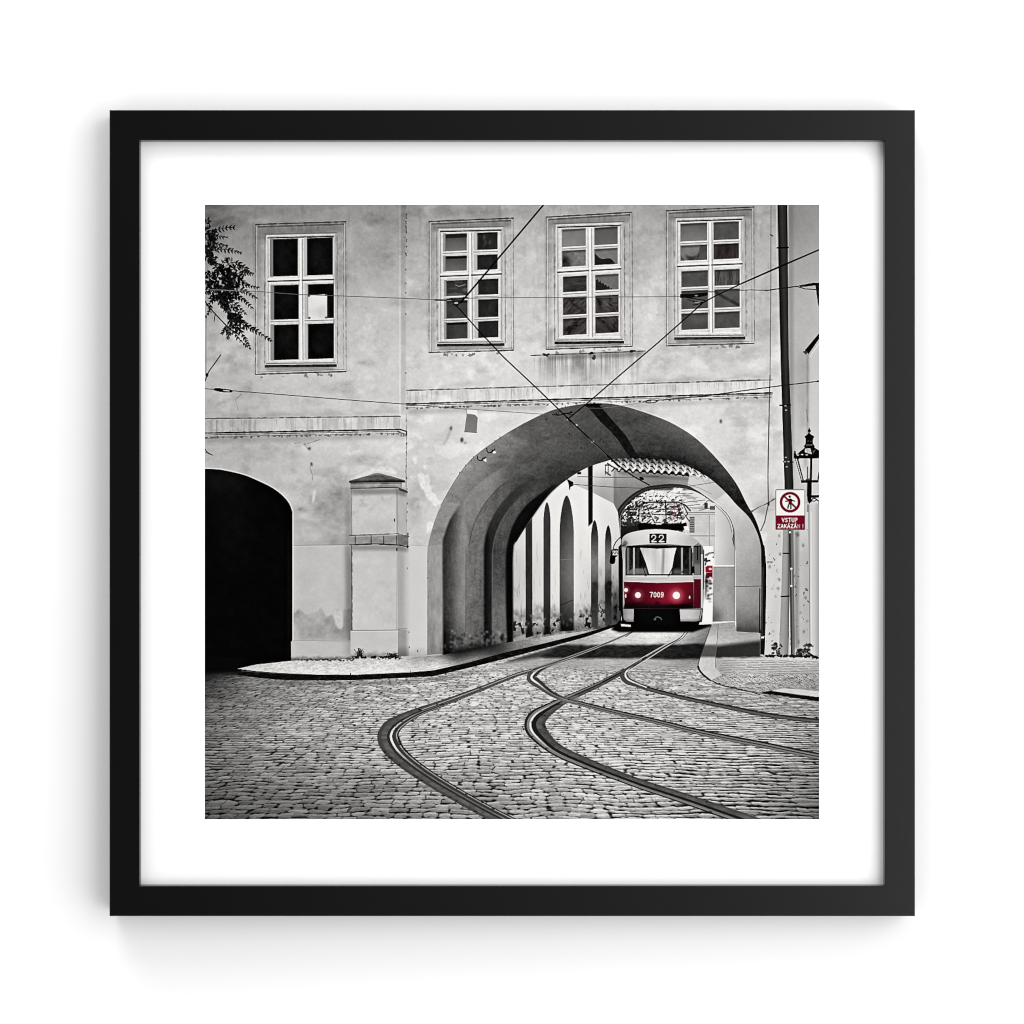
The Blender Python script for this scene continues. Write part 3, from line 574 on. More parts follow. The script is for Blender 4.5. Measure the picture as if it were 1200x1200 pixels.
stroke([(918.8,581.2),(933.2,595.6)], 2.1, (112,18,40))
G = {'V': [[(0,0),(.5,1),(1,0)]], 'S': [[(.95,.14),(.6,0),(.2,.06),(.1,.28),(.45,.46),(.9,.66),(.85,.92),(.4,1),(.02,.86)]], 'T': [[(0,0),(1,0)],[(.5,0),(.5,1)]], 'U': [[(.05,0),(.05,.75),(.3,1),(.7,1),(.95,.75),(.95,0)]],
     'P': [[(.05,1),(.05,0),(.7,0),(.95,.2),(.7,.5),(.05,.5)]], 'Z': [[(.05,0),(.95,0),(.05,1),(.95,1)]], 'A': [[(0,1),(.5,0),(1,1)],[(.2,.66),(.8,.66)]], 'K': [[(.05,0),(.05,1)],[(.95,0),(.1,.55)],[(.35,.4),(.95,1)]],
     'N': [[(.05,1),(.05,0),(.95,1),(.95,0)]], '!': [[(.5,0),(.5,.62)],[(.5,.92),(.5,1)]], "'": [[(.3,-.15),(.7,-.4)]],
     '2': [[(.06,.3),(.14,.1),(.45,0),(.8,.08),(.9,.3),(.72,.52),(.3,.78),(.06,1),(.95,1)]], '7': [[(.05,0),(.95,0),(.55,.5),(.4,1)]], '0': [[(.5,0),(.12,.18),(.05,.5),(.12,.82),(.5,1),(.88,.82),(.95,.5),(.88,.18),(.5,0)]],
     '9': [[(.92,.34),(.75,.06),(.4,0),(.1,.16),(.1,.42),(.4,.6),(.75,.52),(.92,.3),(.9,.6),(.7,.92),(.35,1),(.1,.9)]]}
def text(s, x, y, w, h, gap, lw, col, a=1.):
    for ch in s:
        acc = ch == 'Á'; ch2 = 'A' if acc else ch
        for st in G[ch2]: stroke([(x+u*w, y+v*h) for u, v in st], lw, col, a)
        if acc: stroke([(x+.45*w, y-.15*h), (x+.75*w, y-.4*h)], lw*.8, col, a)
        x += w+gap
WT = (232,226,224)
text('VSTUP', 916.4, 607.2, 2.7, 4.3, 1.15, .95, WT); text('ZAKÁZÁ', 911.4, 614.5, 2.7, 4.1, 1.15, .95, WT); text('N', 934.8, 614.6, 2.5, 4.1, 1, .8, WT, .6); text('!', 939.6, 614.5, 2.6, 4.1, 1, .9, WT, .7)
blob(925.8, 623.8, 1.3, 1.3, 240)
# lantern
LK = 16; LI = 'street_lantern'
stroke([(945.2,480),(946.8,495)], 1, 110, .6)
fill(cr([(948.4,500.5),(949.2,503),(950.6,505),(948.8,507),(950,508.8),(953,510.6),(954.4,512),(953,514),(952.6,519.5),(954.8,522.6),(954.6,524.4),(958.5,527),(960.6,529),(960.6,536.8),(944,537.6),(931.6,537.6),(930.2,535),(930.8,528.4),(932.4,528.8),(933.4,533),(938,528.6),(943,524.6),(941.6,522.6),(943.8,520.6),(944,513.6),(942.6,511.6),(946,509.4),(947.4,507),(946.4,504.6),(947.6,503)], 2, True), grain(LK, 12, 2, 2), 1, LI)
fill([(943.6,525.6),(949.6,525.2),(951.6,532.4),(943,530)], lambda x, y: 205-40*fbm(x, y, 2, 2, 2, 3), .9)
for (x, y) in ((935,533.2),(940,532.6),(945.4,533)): blob(x, y, 1.5, .7, 215)
fill([(944.6,521),(952,520.6),(952.4,522),(944.4,522.4)], 110, .8); fill([(952.6,528),(956.4,526.6),(952.6,532.4)], 120, .6); blob(947,516.8,.6,.7,90); blob(950.4,517,.6,.7,90)
glass = lambda x, y: 206-34*sst(552, 540, y)*sst(4, 0, np.abs(x-944))+6*fbm(x, y, 4, 4, 3, 3)
fill([(936.6,537.4),(949.2,537.4),(949.2,562.4),(942.4,562.4)], glass, 1, LI); fill([(952.2,537.4),(960.6,537),(958.6,562),(951,562.6)], glass, 1, LI)
stroke([(934.6,537.5),(941.2,563)], 1.6, LK, 1, LI); stroke([(931.6,536),(934,544),(939.4,563.4)], .9, LK, 1, LI); stroke([(933,538),(940,562)], .8, 190, .9)
stroke([(950.8,537),(950.2,563)], 2.6, LK, 1, LI); stroke([(960.2,552),(958.4,564)], 1.6, LK, 1, LI); stroke([(946.4,547.4),(946.4,562)], 1.3, 70)
fill([(944,562),(946,560.6),(949,560.8),(950,563),(944,563.4)], 70)
fill([(938.4,563),(959.4,562.4),(959,565.4),(939,565.8)], LK, 1, LI); fill([(946,565.4),(951.4,565.4),(951,580),(950.6,588),(948.4,590.5),(946.6,587),(945.6,580.4)], LK, 1, LI)
fill([(950,580.4),(960.6,580.2),(960.6,582.8),(950.4,583.4)], LK, 1, LI); stroke(cr([(950.4,588),(952,584.8),(955,584),(957.6,586),(960.4,587.8)], 4), 1.3, LK, 1, LI); stroke([(951,586.8),(954,587.4),(957,586)], 1, LK); stroke([(959.6,589),(960.2,594)], 1, 60)
rect(945.4, 591, 948.6, 600, 120, .7)
# arm bracket at the right
fill([(936,334.6),(954,331.2),(960.6,331.6),(960.6,334),(956,334.4),(938,336.4)], 18); fill([(955.6,334),(960.6,333.4),(960.6,363),(958.6,356)], 26); stroke([(935,336),(944,338.6),(956,339.4)], 1.1, 30); stroke([(897,340.6),(915,338),(935,335.4)], 1.3, 28); stroke([(862,340.4),(880,339.6),(897,340.2)], .9, 60)

# ------------------------------------------------ ground
HZ = 655.
GL = [(243,790,38),(243,812,76),(243,850,106),(243,900,102),(243,952,79),(290,800,114),(330,850,144),(400,900,142),(320,945,98),(420,820,172),(420,945,115),(520,810,182),(600,850,184),(500,880,169),(600,950,140),(680,900,178),(750,850,178),(780,950,150),(700,780,176),(560,800,180),(840,800,171),(900,900,148),(955,945,95),(955,880,121),(955,840,144),(650,800,182),(300,880,129)]
def cobbles(x, y):
    t = np.maximum(y-HZ+ .012*(x-420)*sst(560, 300, x)-.010*(x-640)*sst(640, 900, x), 6.)
    w = fbm(x, y, 90, 30, 3, 41)
    rt = sst(640, 860, x)*sst(100, 200, t)
    v = 17000./t+1.0*w+.24*fbm(x, y, 30, 7, 2, 43)+.10*fbm(x, y, 9, 3, 2, 53)
    u = (x-600)/t*14.5+.22*fbm(x, y, 16, 6, 2, 44)
    j = np.floor(v); fv = v-j; ji = j.astype(np.int64)
    uu = u*(.7+.6*hsh(ji, ji*0, 3))+hsh(ji, ji*0+5, 1)*7
    i = np.floor(uu); fu = uu-i; ii = i.astype(np.int64)
    rnd = hsh(ii, ji, 2); rn2 = hsh(ii, ji, 7)
    fv = np.clip(fv+(rnd-.5)*.22, 0, 1)                 # stones sit at uneven heights
    tone = 1+.15*(rnd-.5)*2+.10*fbm(x, y, 70, 22, 3, 88)
    jw = .05+.20*rn2+.18*fbm(x, y, 9, 3, 3, 46)+.10*rt
    dr = np.where(fv < .5, fv, (1-fv)*2.4)
    rj = sst(jw+.12, np.maximum(jw-.10, -.05), dr)
    rj = rj*np.clip(.40+1.9*fbm(x, y, 12, 3.5, 3, 47)+.25*rt, 0.06, 1)
    cw = .03+.03*rn2
    dc = np.minimum(fu, 1-fu)
    cj = sst(cw+.035, cw-.03, dc)*(.9*hsh(ii+(fu > .5), ji, 9)**2+.04)*(1-.6*rt)
    wd = sst(.30, .10, np.hypot(dc*1.25, np.minimum(fv, (1-fv)*1.6)*.62))*(hsh(ii+(fu > .5), ji, 12) > .34)
    big = sst(.34, .12, np.hypot(dc*1.6, np.minimum(fv, (1-fv))*.42))*(hsh(ii+(fu > .5), ji, 14) > .95)
    dk = np.clip(np.maximum(np.maximum(rj, cj*.85), np.maximum(wd, big)), 0, 1)
    far = sst(60, 190, t)
    dk = dk*(.42+.58*far)
    hi = sst(.45, .72, fv)*sst(1.02, .86, fv)*(.18+.16*rt)
    g = idw(x, y, GL)
    tex = .15*fbm(x, y, 4.5, 1.0, 3, 48)+.13*fbm(x, y, 1.4, .8, 2, 49)
    g = g*(tone+hi+tex+.06)
    return g*(1-dk)+(.15*g+7)*dk
def ground(sl_y0=760):
    r0 = int((sl_y0-Y0)*S); sl = (slice(r0, N), slice(0, N))
    acc = 0
    offs = ((-.25, -.33), (.25, 0), (-.25, .33), (.25, -.17), (-.25, .17), (.25, .33))
    for ox, oy in offs: acc = acc+cobbles(XX[sl]+ox/S, YY[sl]+oy/S)
    return sl, acc/len(offs)
gs, gv = ground(728)
GPOLY = [(238,770),(300,773),(341,776),(420,796),(520,788),(600,768),(690,742),(724,731),(834,731),(836,740),(860,741),(891,742),(891,768),(970,768),(970,970),(230,970),(230,790)]
sl, c = cover(GPOLY)
tmp = np.zeros((N, N), np.float32); tmp[gs] = gv
c2_ = c.copy()
# the gateway's darkness runs out onto the stones
put(sl, c, lambda x, y: tmp[sl], 'cobbled_street')
fill([(236,760),(300,768),(342,774),(335,784),(280,790),(236,790)], 6, .95, soft=3)
# smoother, brighter paving in the passage and the shade below the arch
def road(x, y):
    g = idw(x, y, [(700,748,196),(760,747,228),(720,744,212),(800,748,196),(825,744,130),(640,775,166),(690,752,176),(750,755,196),(800,754,150),(700,776,176),(780,776,170),(600,782,176),(820,776,150)])
    e = 1.6*fbm(x, y, 14, 6, 3, 15)
    band = sst(753.5, 758, y+e+.02*(x-760)*(x > 760))*sst(774, 769.5, y+e*.7-.012*(x-720))*sst(625, 662, x+(y-757)*1.5)
    band = np.maximum(band, .8*sst(652, 630, x)*sst(773, 766, y+.15*(x-640)))
    g = g*(1-(.78+.1*fbm(x, y, 5, 2, 3, 25))*np.clip(band, 0, 1))
    return g*(1+.10*fbm(x, y, 6, 1.2, 3, 4)+.09*fbm(x, y, 1.8, 1, 2, 4))
fill([(724,731),(834,731),(834,742),(820,772),(818,784),(760,790),(640,792),(560,790),(600,773),(640,761),(690,747)], road, lambda x, y: sst(792, 774, y), 'cobbled_street', soft=.5)
# right pavement
def pave(x, y):
    g = idw(x, y, [(850,738,170),(850,748,190),(880,746,165),(870,780,206),(940,780,200),(900,776,206),(850,795,180),(940,795,170),(900,800,180),(850,772,180)])
    g = g*(1-.74*sst(752, 759, y+.12*(x-850))*sst(772.5, 768.5, y+fbm(x, y, 6, 3, 2, 5))*sst(898, 888, x))
    n = fbm(x, y, 3, 1.2, 3, 4)
    g = g*(1+.10*n)
    z = sst(788, 791, y)
    t = y-HZ; v = 15500./t+.5*fbm(x, y, 20, 6, 2, 3)-.012*(x-880)**2/40; j = np.floor(v); u = (x-600)/t*24+hsh(j.astype(np.int64), j.astype(np.int64), 3)*5+.4*fbm(x, y, 8, 4, 2, 5); fu = u-np.floor(u); fv = v-j
    h = hsh(np.floor(u).astype(np.int64), j.astype(np.int64), 4)
    jt = np.maximum(sst(.30, .05, fv)*sst(-.3, .3, fbm(x, y, 6, 3, 2, 8)), .8*sst(.16, .03, np.minimum(fu, 1-fu))*(h > .3))
    return g*(1-.62*z*jt)*(1+.16*z*(h-.5))
fill([(835,731),(861,729),(863,741),(891,742),(891,769),(970,769),(970,826),(925,815),(905,808),(888,811),(846,801),(832,795),(826,786),(836,768),(842,745)], pave, 1, 'pavement#2')
# tactile strips
for r_ in range(8):
    y = 773.5+r_*2.05; x = 842+rng.random()*6
    while x < 962:
        L = 14+rng.random()*18
        stroke([(x, y+(x-842)*.012), (x+L, y+(x+L-842)*.012+.5)], .8, 84+50*rng.random(), .6); x += L+1+rng.random()*2
# kerb stones right
fill([(833.5,731.6),(842,731),(838.5,770),(838.6,783),(846,791),(833,797),(823,789),(818.6,782),(820,773)], lambda x, y: idw(x, y, [(836,736,160),(836,748,204),(828,776,198),(826,784,210),(838,793,204)])*(1-.58*sst(753, 758, y)*sst(772, 768, y))*(1+.06*fbm(x, y, 3, 3, 3, 3)), 1, 'kerb#2')
stroke([(842,731),(838.6,770),(838.4,782)], .8, 110, .7); stroke(cr([(833.5,732),(820,772),(818.2,782),(823,790),(831.7,796.8)], 4), 1, 40, .7, id=None)
stroke(cr([(818.2,781),(819.5,785),(824,790.6),(831.7,796.8)], 4), 2.2, 24, .9); stroke(cr([(831.7,797),(845,802.6),(866,807.6),(887,812.2)], 5), 1.5, 34, .9, rough=.6)
fill([(903,809.6),(918,806.6),(940,808),(970,811.6),(970,818),(935,813.4)], grain(206, 12), 1, 'kerb#3'); fill([(888,812),(903,809.4),(930,813.6),(970,818.4),(970,823.6),(945,820),(915,815.4)], grain(22, 10), 1, 'kerb#3')
# left pavement with its dark kerb face
fill([(278,783.8),(300,778.8),(341,774.4),(420,772),(478,770),(520,767.5),(560,759),(601,752),(660,743),(700,737.5),(722,732.5),(726,732),(716.7,733),(685,742),(637.5,754.4),(590,765.6),(548,777),(507.5,786),(480,788),(420,790.4),(370,790.4),(327.5,788.6),(300,786.6)],
     lambda x, y: idw(x, y, [(285,783,205),(310,780,206),(350,778,214),(350,786,222),(420,780,216),(470,778,212),(480,786,216),(520,776,190),(500,781,208),(530,767,44),(560,761,34),(545,771,96),(600,755,112),(590,761,66),(640,748,192),(640,752,166),(680,741,178),(710,735,160),(560,772,130),(615,756,128)])*(1+.13*fbm(x, y, 4, 1.6, 3, 4)+.10*fbm(x, y, 1.4, 1., 2, 5)), 1, 'pavement#1')
fill([(278,783.8),(300,786.6),(327.5,788.8),(370,790.6),(420,790.6),(480,788),(507.5,785.6),(548,776.6),(590,765),(637.5,754),(685,742),(716.7,732.6),(724,731),(724,734),(716.7,736),(685,747),(637.5,760),(590,772.6),(548,783),(507.5,792.6),(480,794),(420,797),(370,797.4),(327.5,796.8),(300,794),(278.5,791)], lambda x, y: 20+10*fbm(x, y, 6, 2, 3, 4)+22*sst(.1, .7, fbm(x, y, 3, 1.4, 3, 7)), 1, 'kerb#1')
fill([(300,796),(327,799),(420,799.6),(500,796),(560,784),(560,788),(500,800),(420,803),(320,802)], 60, .35, soft=1.4)
stroke([(410.5,789),(411,797)], 1, 8); stroke([(481,787),(481.5,794)], .8, 10); stroke([(283,786.4),(327,789.4),(420,791.4)], .7, 190, .35)
fill([(560,790),(640,772),(700,757),(720,762),(660,772),(600,782)], 70, .0)
stroke(cr([(498,785.6),(530,779),(560,770.4)], 4), .8, 165, .6)
# weeds along the wall foot
for k in range(130):
    x = 412+rng.random()*58; y = 770.4+rng.normal()*.8
    if vnoise(x/4, 3., 5) < .3: continue
    blob(x, y, .5+1.1*rng.random(), .3+.9*rng.random(), 14+30*rng.random(), .9, j=.3)
for k in range(60):
    x = 345+rng.random()*70; blob(x, 773.4+rng.normal()*.7, .5+1*rng.random(), .5+.6*rng.random(), 40+30*rng.random(), .7)
for k in range(18):
    x = 421.5+rng.normal()*1.6; stroke([(x, 769), (x+rng.normal()*2.4, 759.5+5*rng.random())], .7, 24, .8)
for k in range(16): stroke([(460+rng.normal()*3, 769), (460+rng.normal()*4, 765+2*rng.random())], .7, 30, .8)
for k in range(120):
    x = 897+rng.random()*62
    y = 768+rng.random()*1.8
    if x > 951: y += (x-951)*.3
    blob(x, y, .6+1.3*rng.random(), .5+rng.random(), 14+30*rng.random(), .85, j=.3)
for (cx, n, hh) in ((909,26,14),(938,22,8),(947,22,13)):
    for k in range(n):
        x = cx+rng.normal()*2.6; y = 768-hh*rng.random(); blob(x, y, .8+rng.random(), .8+1.3*rng.random(), 22+50*rng.random(), .85, j=.35, ang=rng.random()*3)
stroke([(946,764),(954,769),(960,771)], 1.6, 22, .9)

# ------------------------------------------------ rails
RI = 'tram_rail#1'
D_, M_, W_ = 48, 96, 240
def shine(px, py, ry, lo, hi): return lambda x, y: lo+(hi-lo)*np.exp(-((y-py)/ry)**2)*np.exp(-((x-px)/40)**2)+18*fbm(x, y, 7, 4, 2, 3)
shineA = lambda x, y: shine(456, 866, 24, 104, 246)(x, y)+70*sst(800, 770, y)
shineB = lambda x, y: shine(626, 850, 24, 120, 246)(x, y)+80*sst(800, 775, y)
shineC = shine(624, 795, 12, 120, 236)
A = [(742,740,1.4),(715,752,2),(685,764,2.5),(650,776.6,3),(624,785.2,3.5),(600,792.8,4.2),(564,807,5.2),(523.7,822.2,6.6),(491,834,9),(471.7,843.4,13),(459.6,852.6,18.5),(455,863,23),(458.6,874,22),(468,885.6,18.5),(485,899.6,16.4),(511,917,15),(540,934,14.4),(566,948.6,14.2),(592,962,14.2),(612,972,14.2)]
ribbon(A, [(1-b, 1-a, g, q) for a, b, g, q in [(-.06,1.06,52,.8),(.58,1.0,lambda x, y: 92+24*fbm(x, y, 6, 3, 3, 5),1),(.86,1.02,72,.9),(.40,.56,52,1),(.3,.42,shineA,1),(.12,.30,62,1),(.03,.11,160,.9),(-.04,.03,34,1)]], RI)
stroke(cr([(p[0]+.2*p[2], p[1]-.2*p[2]) for p in A[4:9]], 6), .9, 226, .6)
B = [(803,741,1.5),(795,749,2.2),(780,757,3),(757.4,770.6,4.4),(733,785.4,5),(703.7,801.2,5.6),(674.5,814.6,6.6),(658,822.6,8.6),(642,832,13),(630.5,841,19.5),(627,851,22.5),(634.5,863,18),(653,879,13.4),(687,894.6,11.8),(728,910.6,10.6),(752.5,919.6,10.6),(780,928.6,10.8),(811.7,939,11.6),(845,950.6,12.2),(872,960,12.6),(900,970,13)]
ribbon(B, [(1-b, 1-a, g, q) for a, b, g, q in [(-.06,1.06,58,.8),(0.0,.44,lambda x, y: 86+22*fbm(x, y, 6, 3, 3, 5),1),(.02,.12,70,.9),(.44,.66,36,1),(.69,.80,shineB,1),(.80,.93,128,1),(.93,1.05,44,1)]], 'tram_rail#2')
stroke(cr([(757,769.6),(735,783.4),(706,799)], 5), 1.1, 40, .9)
C = [(671,770.6,2.4),(647,778,3.4),(631,785,6.4),(623,794,10.6),(632,802,8.4),(645.6,812.4,6),(660,819,5),(676,823.4,4.8),(695.6,828.5,5),(728,836.4,5.2),(768.7,845.4,5.4),(811.7,856.2,5.8),(853.3,865,6.2),(895,873,6.4),(936.7,881.8,6.6),(972,888.6,7)]
ribbon(C[:8], [(-.05,1.05,64,.9),(.0,.25,84,1),(.36,.6,shineC,1),(.62,.95,58,1)], 'tram_rail#3')
ribbon(C[7:], [(-.08,1.08,70,.85),(.05,.34,120,1),(.36,.5,52,1),(.54,.76,128,.9),(.8,1.05,40,1)], 'tram_rail#3')
Dl = [(752,772.6,2.4),(735.4,784,4.6),(731.4,791,8),(735.4,797.4,7.6),(746,802,5.2),(758,806.6,4.6),(780,812.6,4.2),(811.7,820,4.2),(853,828.6,4.6),(895,837,4.8),(936.7,842.6,4.6),(972,846,4.4)]
ribbon(Dl[:6], [(-.1,1.05,60,.85),(.0,.45,78,1),(.55,.8,226,1)], 'tram_rail#4')
ribbon(Dl[5:], [(-.08,1.06,56,.9),(.2,.6,98,.9),(.75,1,44,1)], 'tram_rail#4')
fill([(655,817),(668,813),(684,819),(676,825),(662,825),(652,822)], grain(150, 40, 4, 2), .35, soft=1)
for k in range(70):   # broken mortar along the rails
    P = A if rng.random() < .5 else B
    i = rng.integers(6, len(P)-1); t = rng.random(); p = [P[i][q]*(1-t)+P[i+1 if i+1 < len(P) else i][q]*t for q in range(3)]
    sx = 1 if rng.random() < .5 else -1
    blob(p[0]+sx*(p[2]*.5+.8)*.7, p[1]-sx*(p[2]*.5+.8)*.55, 1+2*rng.random(), .5+.6*rng.random(), 40, .8, j=.3)
stroke([(640,852),(770,852.6)], 1.4, 235, .0)
for (xa, xb, y) in ((650,665,851.2),(668,690,851),(700,770,852.6)): stroke([(xa, y), (xb, y+.4)], 1, 40 if xb < 690 else 222, .7, rough=.5)

for P, o0, o1, k0, k1 in ((B, -.55, .55, 0, 4), (A, -.5, .5, 0, 4)):
    c = np.array(cr([q for q in P[k0:k1+1]], 8)); d = np.gradient(c[:, :2], axis=0); d /= np.hypot(d[:, 0], d[:, 1])[:, None]
    for o, g, w_, al in ((o0, 226, .9, .85), (0, 30, 1.1, .8 if P is B else .5), (o1, 236, .9, .9)):
        stroke([(c[i, 0]+d[i, 1]*o*c[i, 2]*.9, c[i, 1]-d[i, 0]*o*c[i, 2]*.9) for i in range(len(c))], w_*(.8 if P is A else 1), g, al*(.6 if P is A else 1))
# ------------------------------------------------ car and far street behind the tram
fill([(822,640),(836,640),(835,733),(822,735)], 243, 1, 'far_street')
for (x, y, w, h, g) in ((829,650,2.6,1.6,120),(834,648,2.2,1.2,90),(836,653,1.2,.8,70),(827,656,1.6,2.6,30),(830.4,657.5,2.4,1.2,60)): blob(x, y, w, h, g, .9, j=.3)
stroke(cr([(826.4,662),(828,658),(831.6,656.6)], 4), 1.4, 18)
fill([(826.4,664.6),(829,663),(835,663),(835,671),(827,670.6)], (150,22,52), 1, 'red_car'); blob(832.4, 666.8, 1.8, 1.4, (238,190,205)); rect(827.4, 671, 835, 677.6, (104,14,36), 1, 'red_car'); blob(832.6, 677, 1.5, .9, 240)
fill([(826,672),(829,676),(829,690),(826,704)], 30, .7, soft=.5)
for (x, y, w, h, g) in ((828.6,681,2,2.4,20),(832,680.6,1.8,1.4,60),(831.6,684,2.6,1.4,16),(829,687,1.6,1.2,40),(832.6,689.4,1.8,1.2,22),(829.4,692.6,1.4,.8,90),(830,698,1.4,2,26),(833,696.6,1.8,.9,40),(830.6,701.6,3.2,.8,22),(832,705,2,.6,120)): blob(x, y, w, h, g, .9, j=.2, soft=.3)

# ------------------------------------------------ tram
TI = 'tram'
# pantograph and roof gear
def pant(x, y): return 60+168*sst(-.22, .22, fbm(x+y*.8, y, 2.8, 1.9, 3, 6))
fill([(749,590),(800,590),(803,613),(748,613)], pant, lambda x, y: .95*sst(745, 755, x)*sst(808, 796, x))
for p, w in (([(754,589.6),(760,588.6),(795,588.6),(803,592),(809,598.4)],1.7),([(745,598.5),(749,592.6),(756,589.4)],1),([(749,594),(748.4,613)],1.2),([(757,592),(768,613)],1),([(780,588),(780.6,612)],1.2),([(793,590),(801,613)],1.2),([(801,592),(806,602),(797,613)],1.2),([(750,602),(798,604)],1.2),([(754,596.4),(796,597)],.8),([(800,600),(808,611)],1.2),([(749.6,613),(766,615),(800,614)],1.4)): stroke(p, w, 12, .95, TI)
stroke([(761,599),(768.4,611.6)], 1.1, 232, .9); stroke([(752,612.6),(750,600)], .8, 215, .7); stroke([(798,594),(805,611)], .9, 232, .8); blob(800.6, 611, 2.2, 2, 236); blob(772, 613.8, 4, .9, 238)
stroke([(790.6,594),(790.8,610)], 1, (190,110,124), .55); stroke([(777,606),(781,604.4)], .9, (200,120,134), .5)
fill([(749,613.4),(770,615.6),(797,614.6),(804,612),(806,618),(800,622),(748,622),(746,617)], 10, 1, TI)
blob(771, 619.6, 1.6, 2.2, 8)
fill([(802,620.4),(801,617),(806,616),(808,622)], 235)
fill([(729,617),(748,616.6),(750,622.6),(735,627),(727,631)], 34, .95)
fill([(724.6,641),(731,634),(733,716),(725.4,716)], 14, 1, TI)
# shadow under
fill([(726,727),(742,727),(744,731),(834,731),(834,733.6),(812,741),(726,741),(716,738)], 8, .97, soft=.6)
fill([(727,712),(824,712),(822,737),(730,737)], 9, 1, TI)
fill([(820,729),(834.5,728.6),(834,731.4),(819,732)], 236)
# body side and roof
fill([(812,634),(818,634.6),(823.4,640),(825,646),(825.4,668),(825,682),(824,713),(812,713)], lambda x, y: 128-30*sst(640, 650, y), 1, TI)
fill([(813.4,641),(820.6,641),(821,674),(814,673.4)], lambda x, y: 78+40*sst(658, 664, y), 1); stroke([(813.6,640.4),(821,640)], 1.6, 26); stroke([(821,641),(821,674)], .9, 24); stroke([(817.4,641),(817.4,656)], 1.4, 22)
fill([(813,676.6),(821.4,675.8),(820.8,712.4),(813,713)], lambda x, y: np.stack([84+0*x, 17+0*x, 32+0*x], -1), 1); rect(813, 674, 822, 678.6, 190, .9); stroke([(822.6,650),(822.6,712)], 1.6, 228, .9); stroke([(824.8,645),(824.8,690)], .8, 40, .7)
FRONT = cr([(728.4,639.5),(729,631.5),(733,627.2),(740.4,624),(755,621.2),(770,620.4),(787,621.4),(800,624.2),(808,627.6),(816,632.6),(823,640.4)], 5)+[(818.5,636),(812.6,640),(813.2,713),(730,713.4),(730,660)]
def cream(x, y):
    g = idw(x, y, [(735,634,198),(750,626,214),(770,622,226),(770,636,212),(800,628,212),(812,636,176),(819,638,190),(731,660,196),(732,676,182),(770,678,204),(810,678,196),(812,655,206),(730,640,150)])
    return g+2*fbm(x, y, 3, 3, 2, 3)
fill(FRONT, cream, 1, TI)
fill([(728,640),(732,633),(736,636),(733,641),(730,641)], 70, .7, soft=.6); stroke([(728.4,640),(732.4,638.6)], 1.4, 40, .8)
stroke([p for p in FRONT[8:40]], .8, 236, .6); stroke([(812.2,640),(812.6,660)], .8, 120, .7); stroke([(733,641),(760,638.4),(784,638.4),(810,640.6)], 1.6, 60, .55, soft=.5)
# windscreen
fill(cr([(733,673.6),(733,646),(734.4,641.6),(738,639.4),(770,638.8),(806,639.6),(809.6,641.4),(811.4,646),(811.6,673.6)], 3), lambda x, y: 28+26*np.clip(fbm(x, y, 3, 6, 3, 3), -.3, 1)+30*sst(.3, .6, fbm(x+y*.5, y, 2.5, 9, 3, 8)), 1, TI)
for (xa, xb, g) in ((734.6,737.4,120),(741.8,744,196),(798.2,800.2,196),(807.4,809.6,96),(746,749,46)): quad(xa, 642, xb, 642, 673, 673, g, .85)
fill([(737,669),(742,666),(757,666),(759,673),(737,673)], 150, .7, soft=.8); fill([(789,667),(807,668),(806,673),(788,673)], 130, .65, soft=1); blob(803, 669.6, 4.4, 2.2, 40, .8, j=.3)
fill([(750,642),(770,643),(792.8,642),(790,652),(786.6,672.6),(760.6,672.6),(757,660)], lambda x, y: 210+16*fbm(x, y, 3, 22, 3, 3)-50*np.exp(-((x-777.2-.04*(655-y))/1.6)**2)-26*sst(663, 642, y)*sst(775, 756, x)+16*sst(780, 790, x)+10*sst(770, 760, x), 1)
rect(735, 639.6, 810, 642, 18, .85); stroke([(733,673.8),(811.6,673.8)], .9, 40, .9); stroke([(749.6,651),(756.4,673.6)], 1, 18); blob(756.6, 674.6, 1.4, 1, 20); stroke([(789,664),(783.6,674.6)], 1.2, 18); blob(783.6, 674.8, 1.2, .9, 20)
stroke([(735,675.4),(811,675.2)], 1, 236, .7); stroke([(748,678.6),(782,678.4)], .6, 140, .7)
fill([(810.4,663.6),(814,663.8),(814.2,671.6),(811,672),(809.8,670)], 12); stroke([(812,648),(812.4,664)], .9, 30, .8)
# red apron
def red(x, y):
    b = idw(x, y, [(735,690,.72),(750,688,.82),(770,686,.95),(770,700,1.02),(790,706,1.35),(800,690,1.1),(810,690,.85),(740,704,.62),(760,706,.85),(812,704,.62)])
    b = b*(1-.45*sst(702, 711, y))
    return np.stack([108*b, 19*b, 36*b+1], -1)
fill([(731,681.4),(770,682.8),(812.8,681.8),(813.2,708),(800,709.6),(770,710),(732,709)], red, 1, TI)
stroke([(732,681),(770,682.4),(812.8,681.4)], 1.3, (232,208,210), .9); fill([(732,707.6),(770,709),(813.4,707.4),(813.4,714),(730,714)], (22,9,13), 1, soft=.4)
rect(768, 705, 772.6, 709.4, (34,6,12), .7, soft=.4)
def lamp(x, y, r, gl=1.):
    for k in range(5):
        rr = r*(2.6-.34*k); blob(x, y, rr, rr, (190+10*k, 60+34*k, 76+32*k), .10*gl)
    blob(x, y, r, r, (252,246,240))
lamp(747.6, 697.4, 3.5, .8); lamp(792.6, 697.8, 4.3, 1.5); lamp(733.6, 691.4, 2.3, .9)
blob(733.2, 698.4, 1, 2.2, (245,235,235)); blob(808.2, 700, .9, 1.8, (245,225,228)); blob(808.6, 695, .7, .7, (40,8,14))
text('7009', 761.9, 694.2, 2.9, 5.6, 1.35, 1.05, (238,226,224))
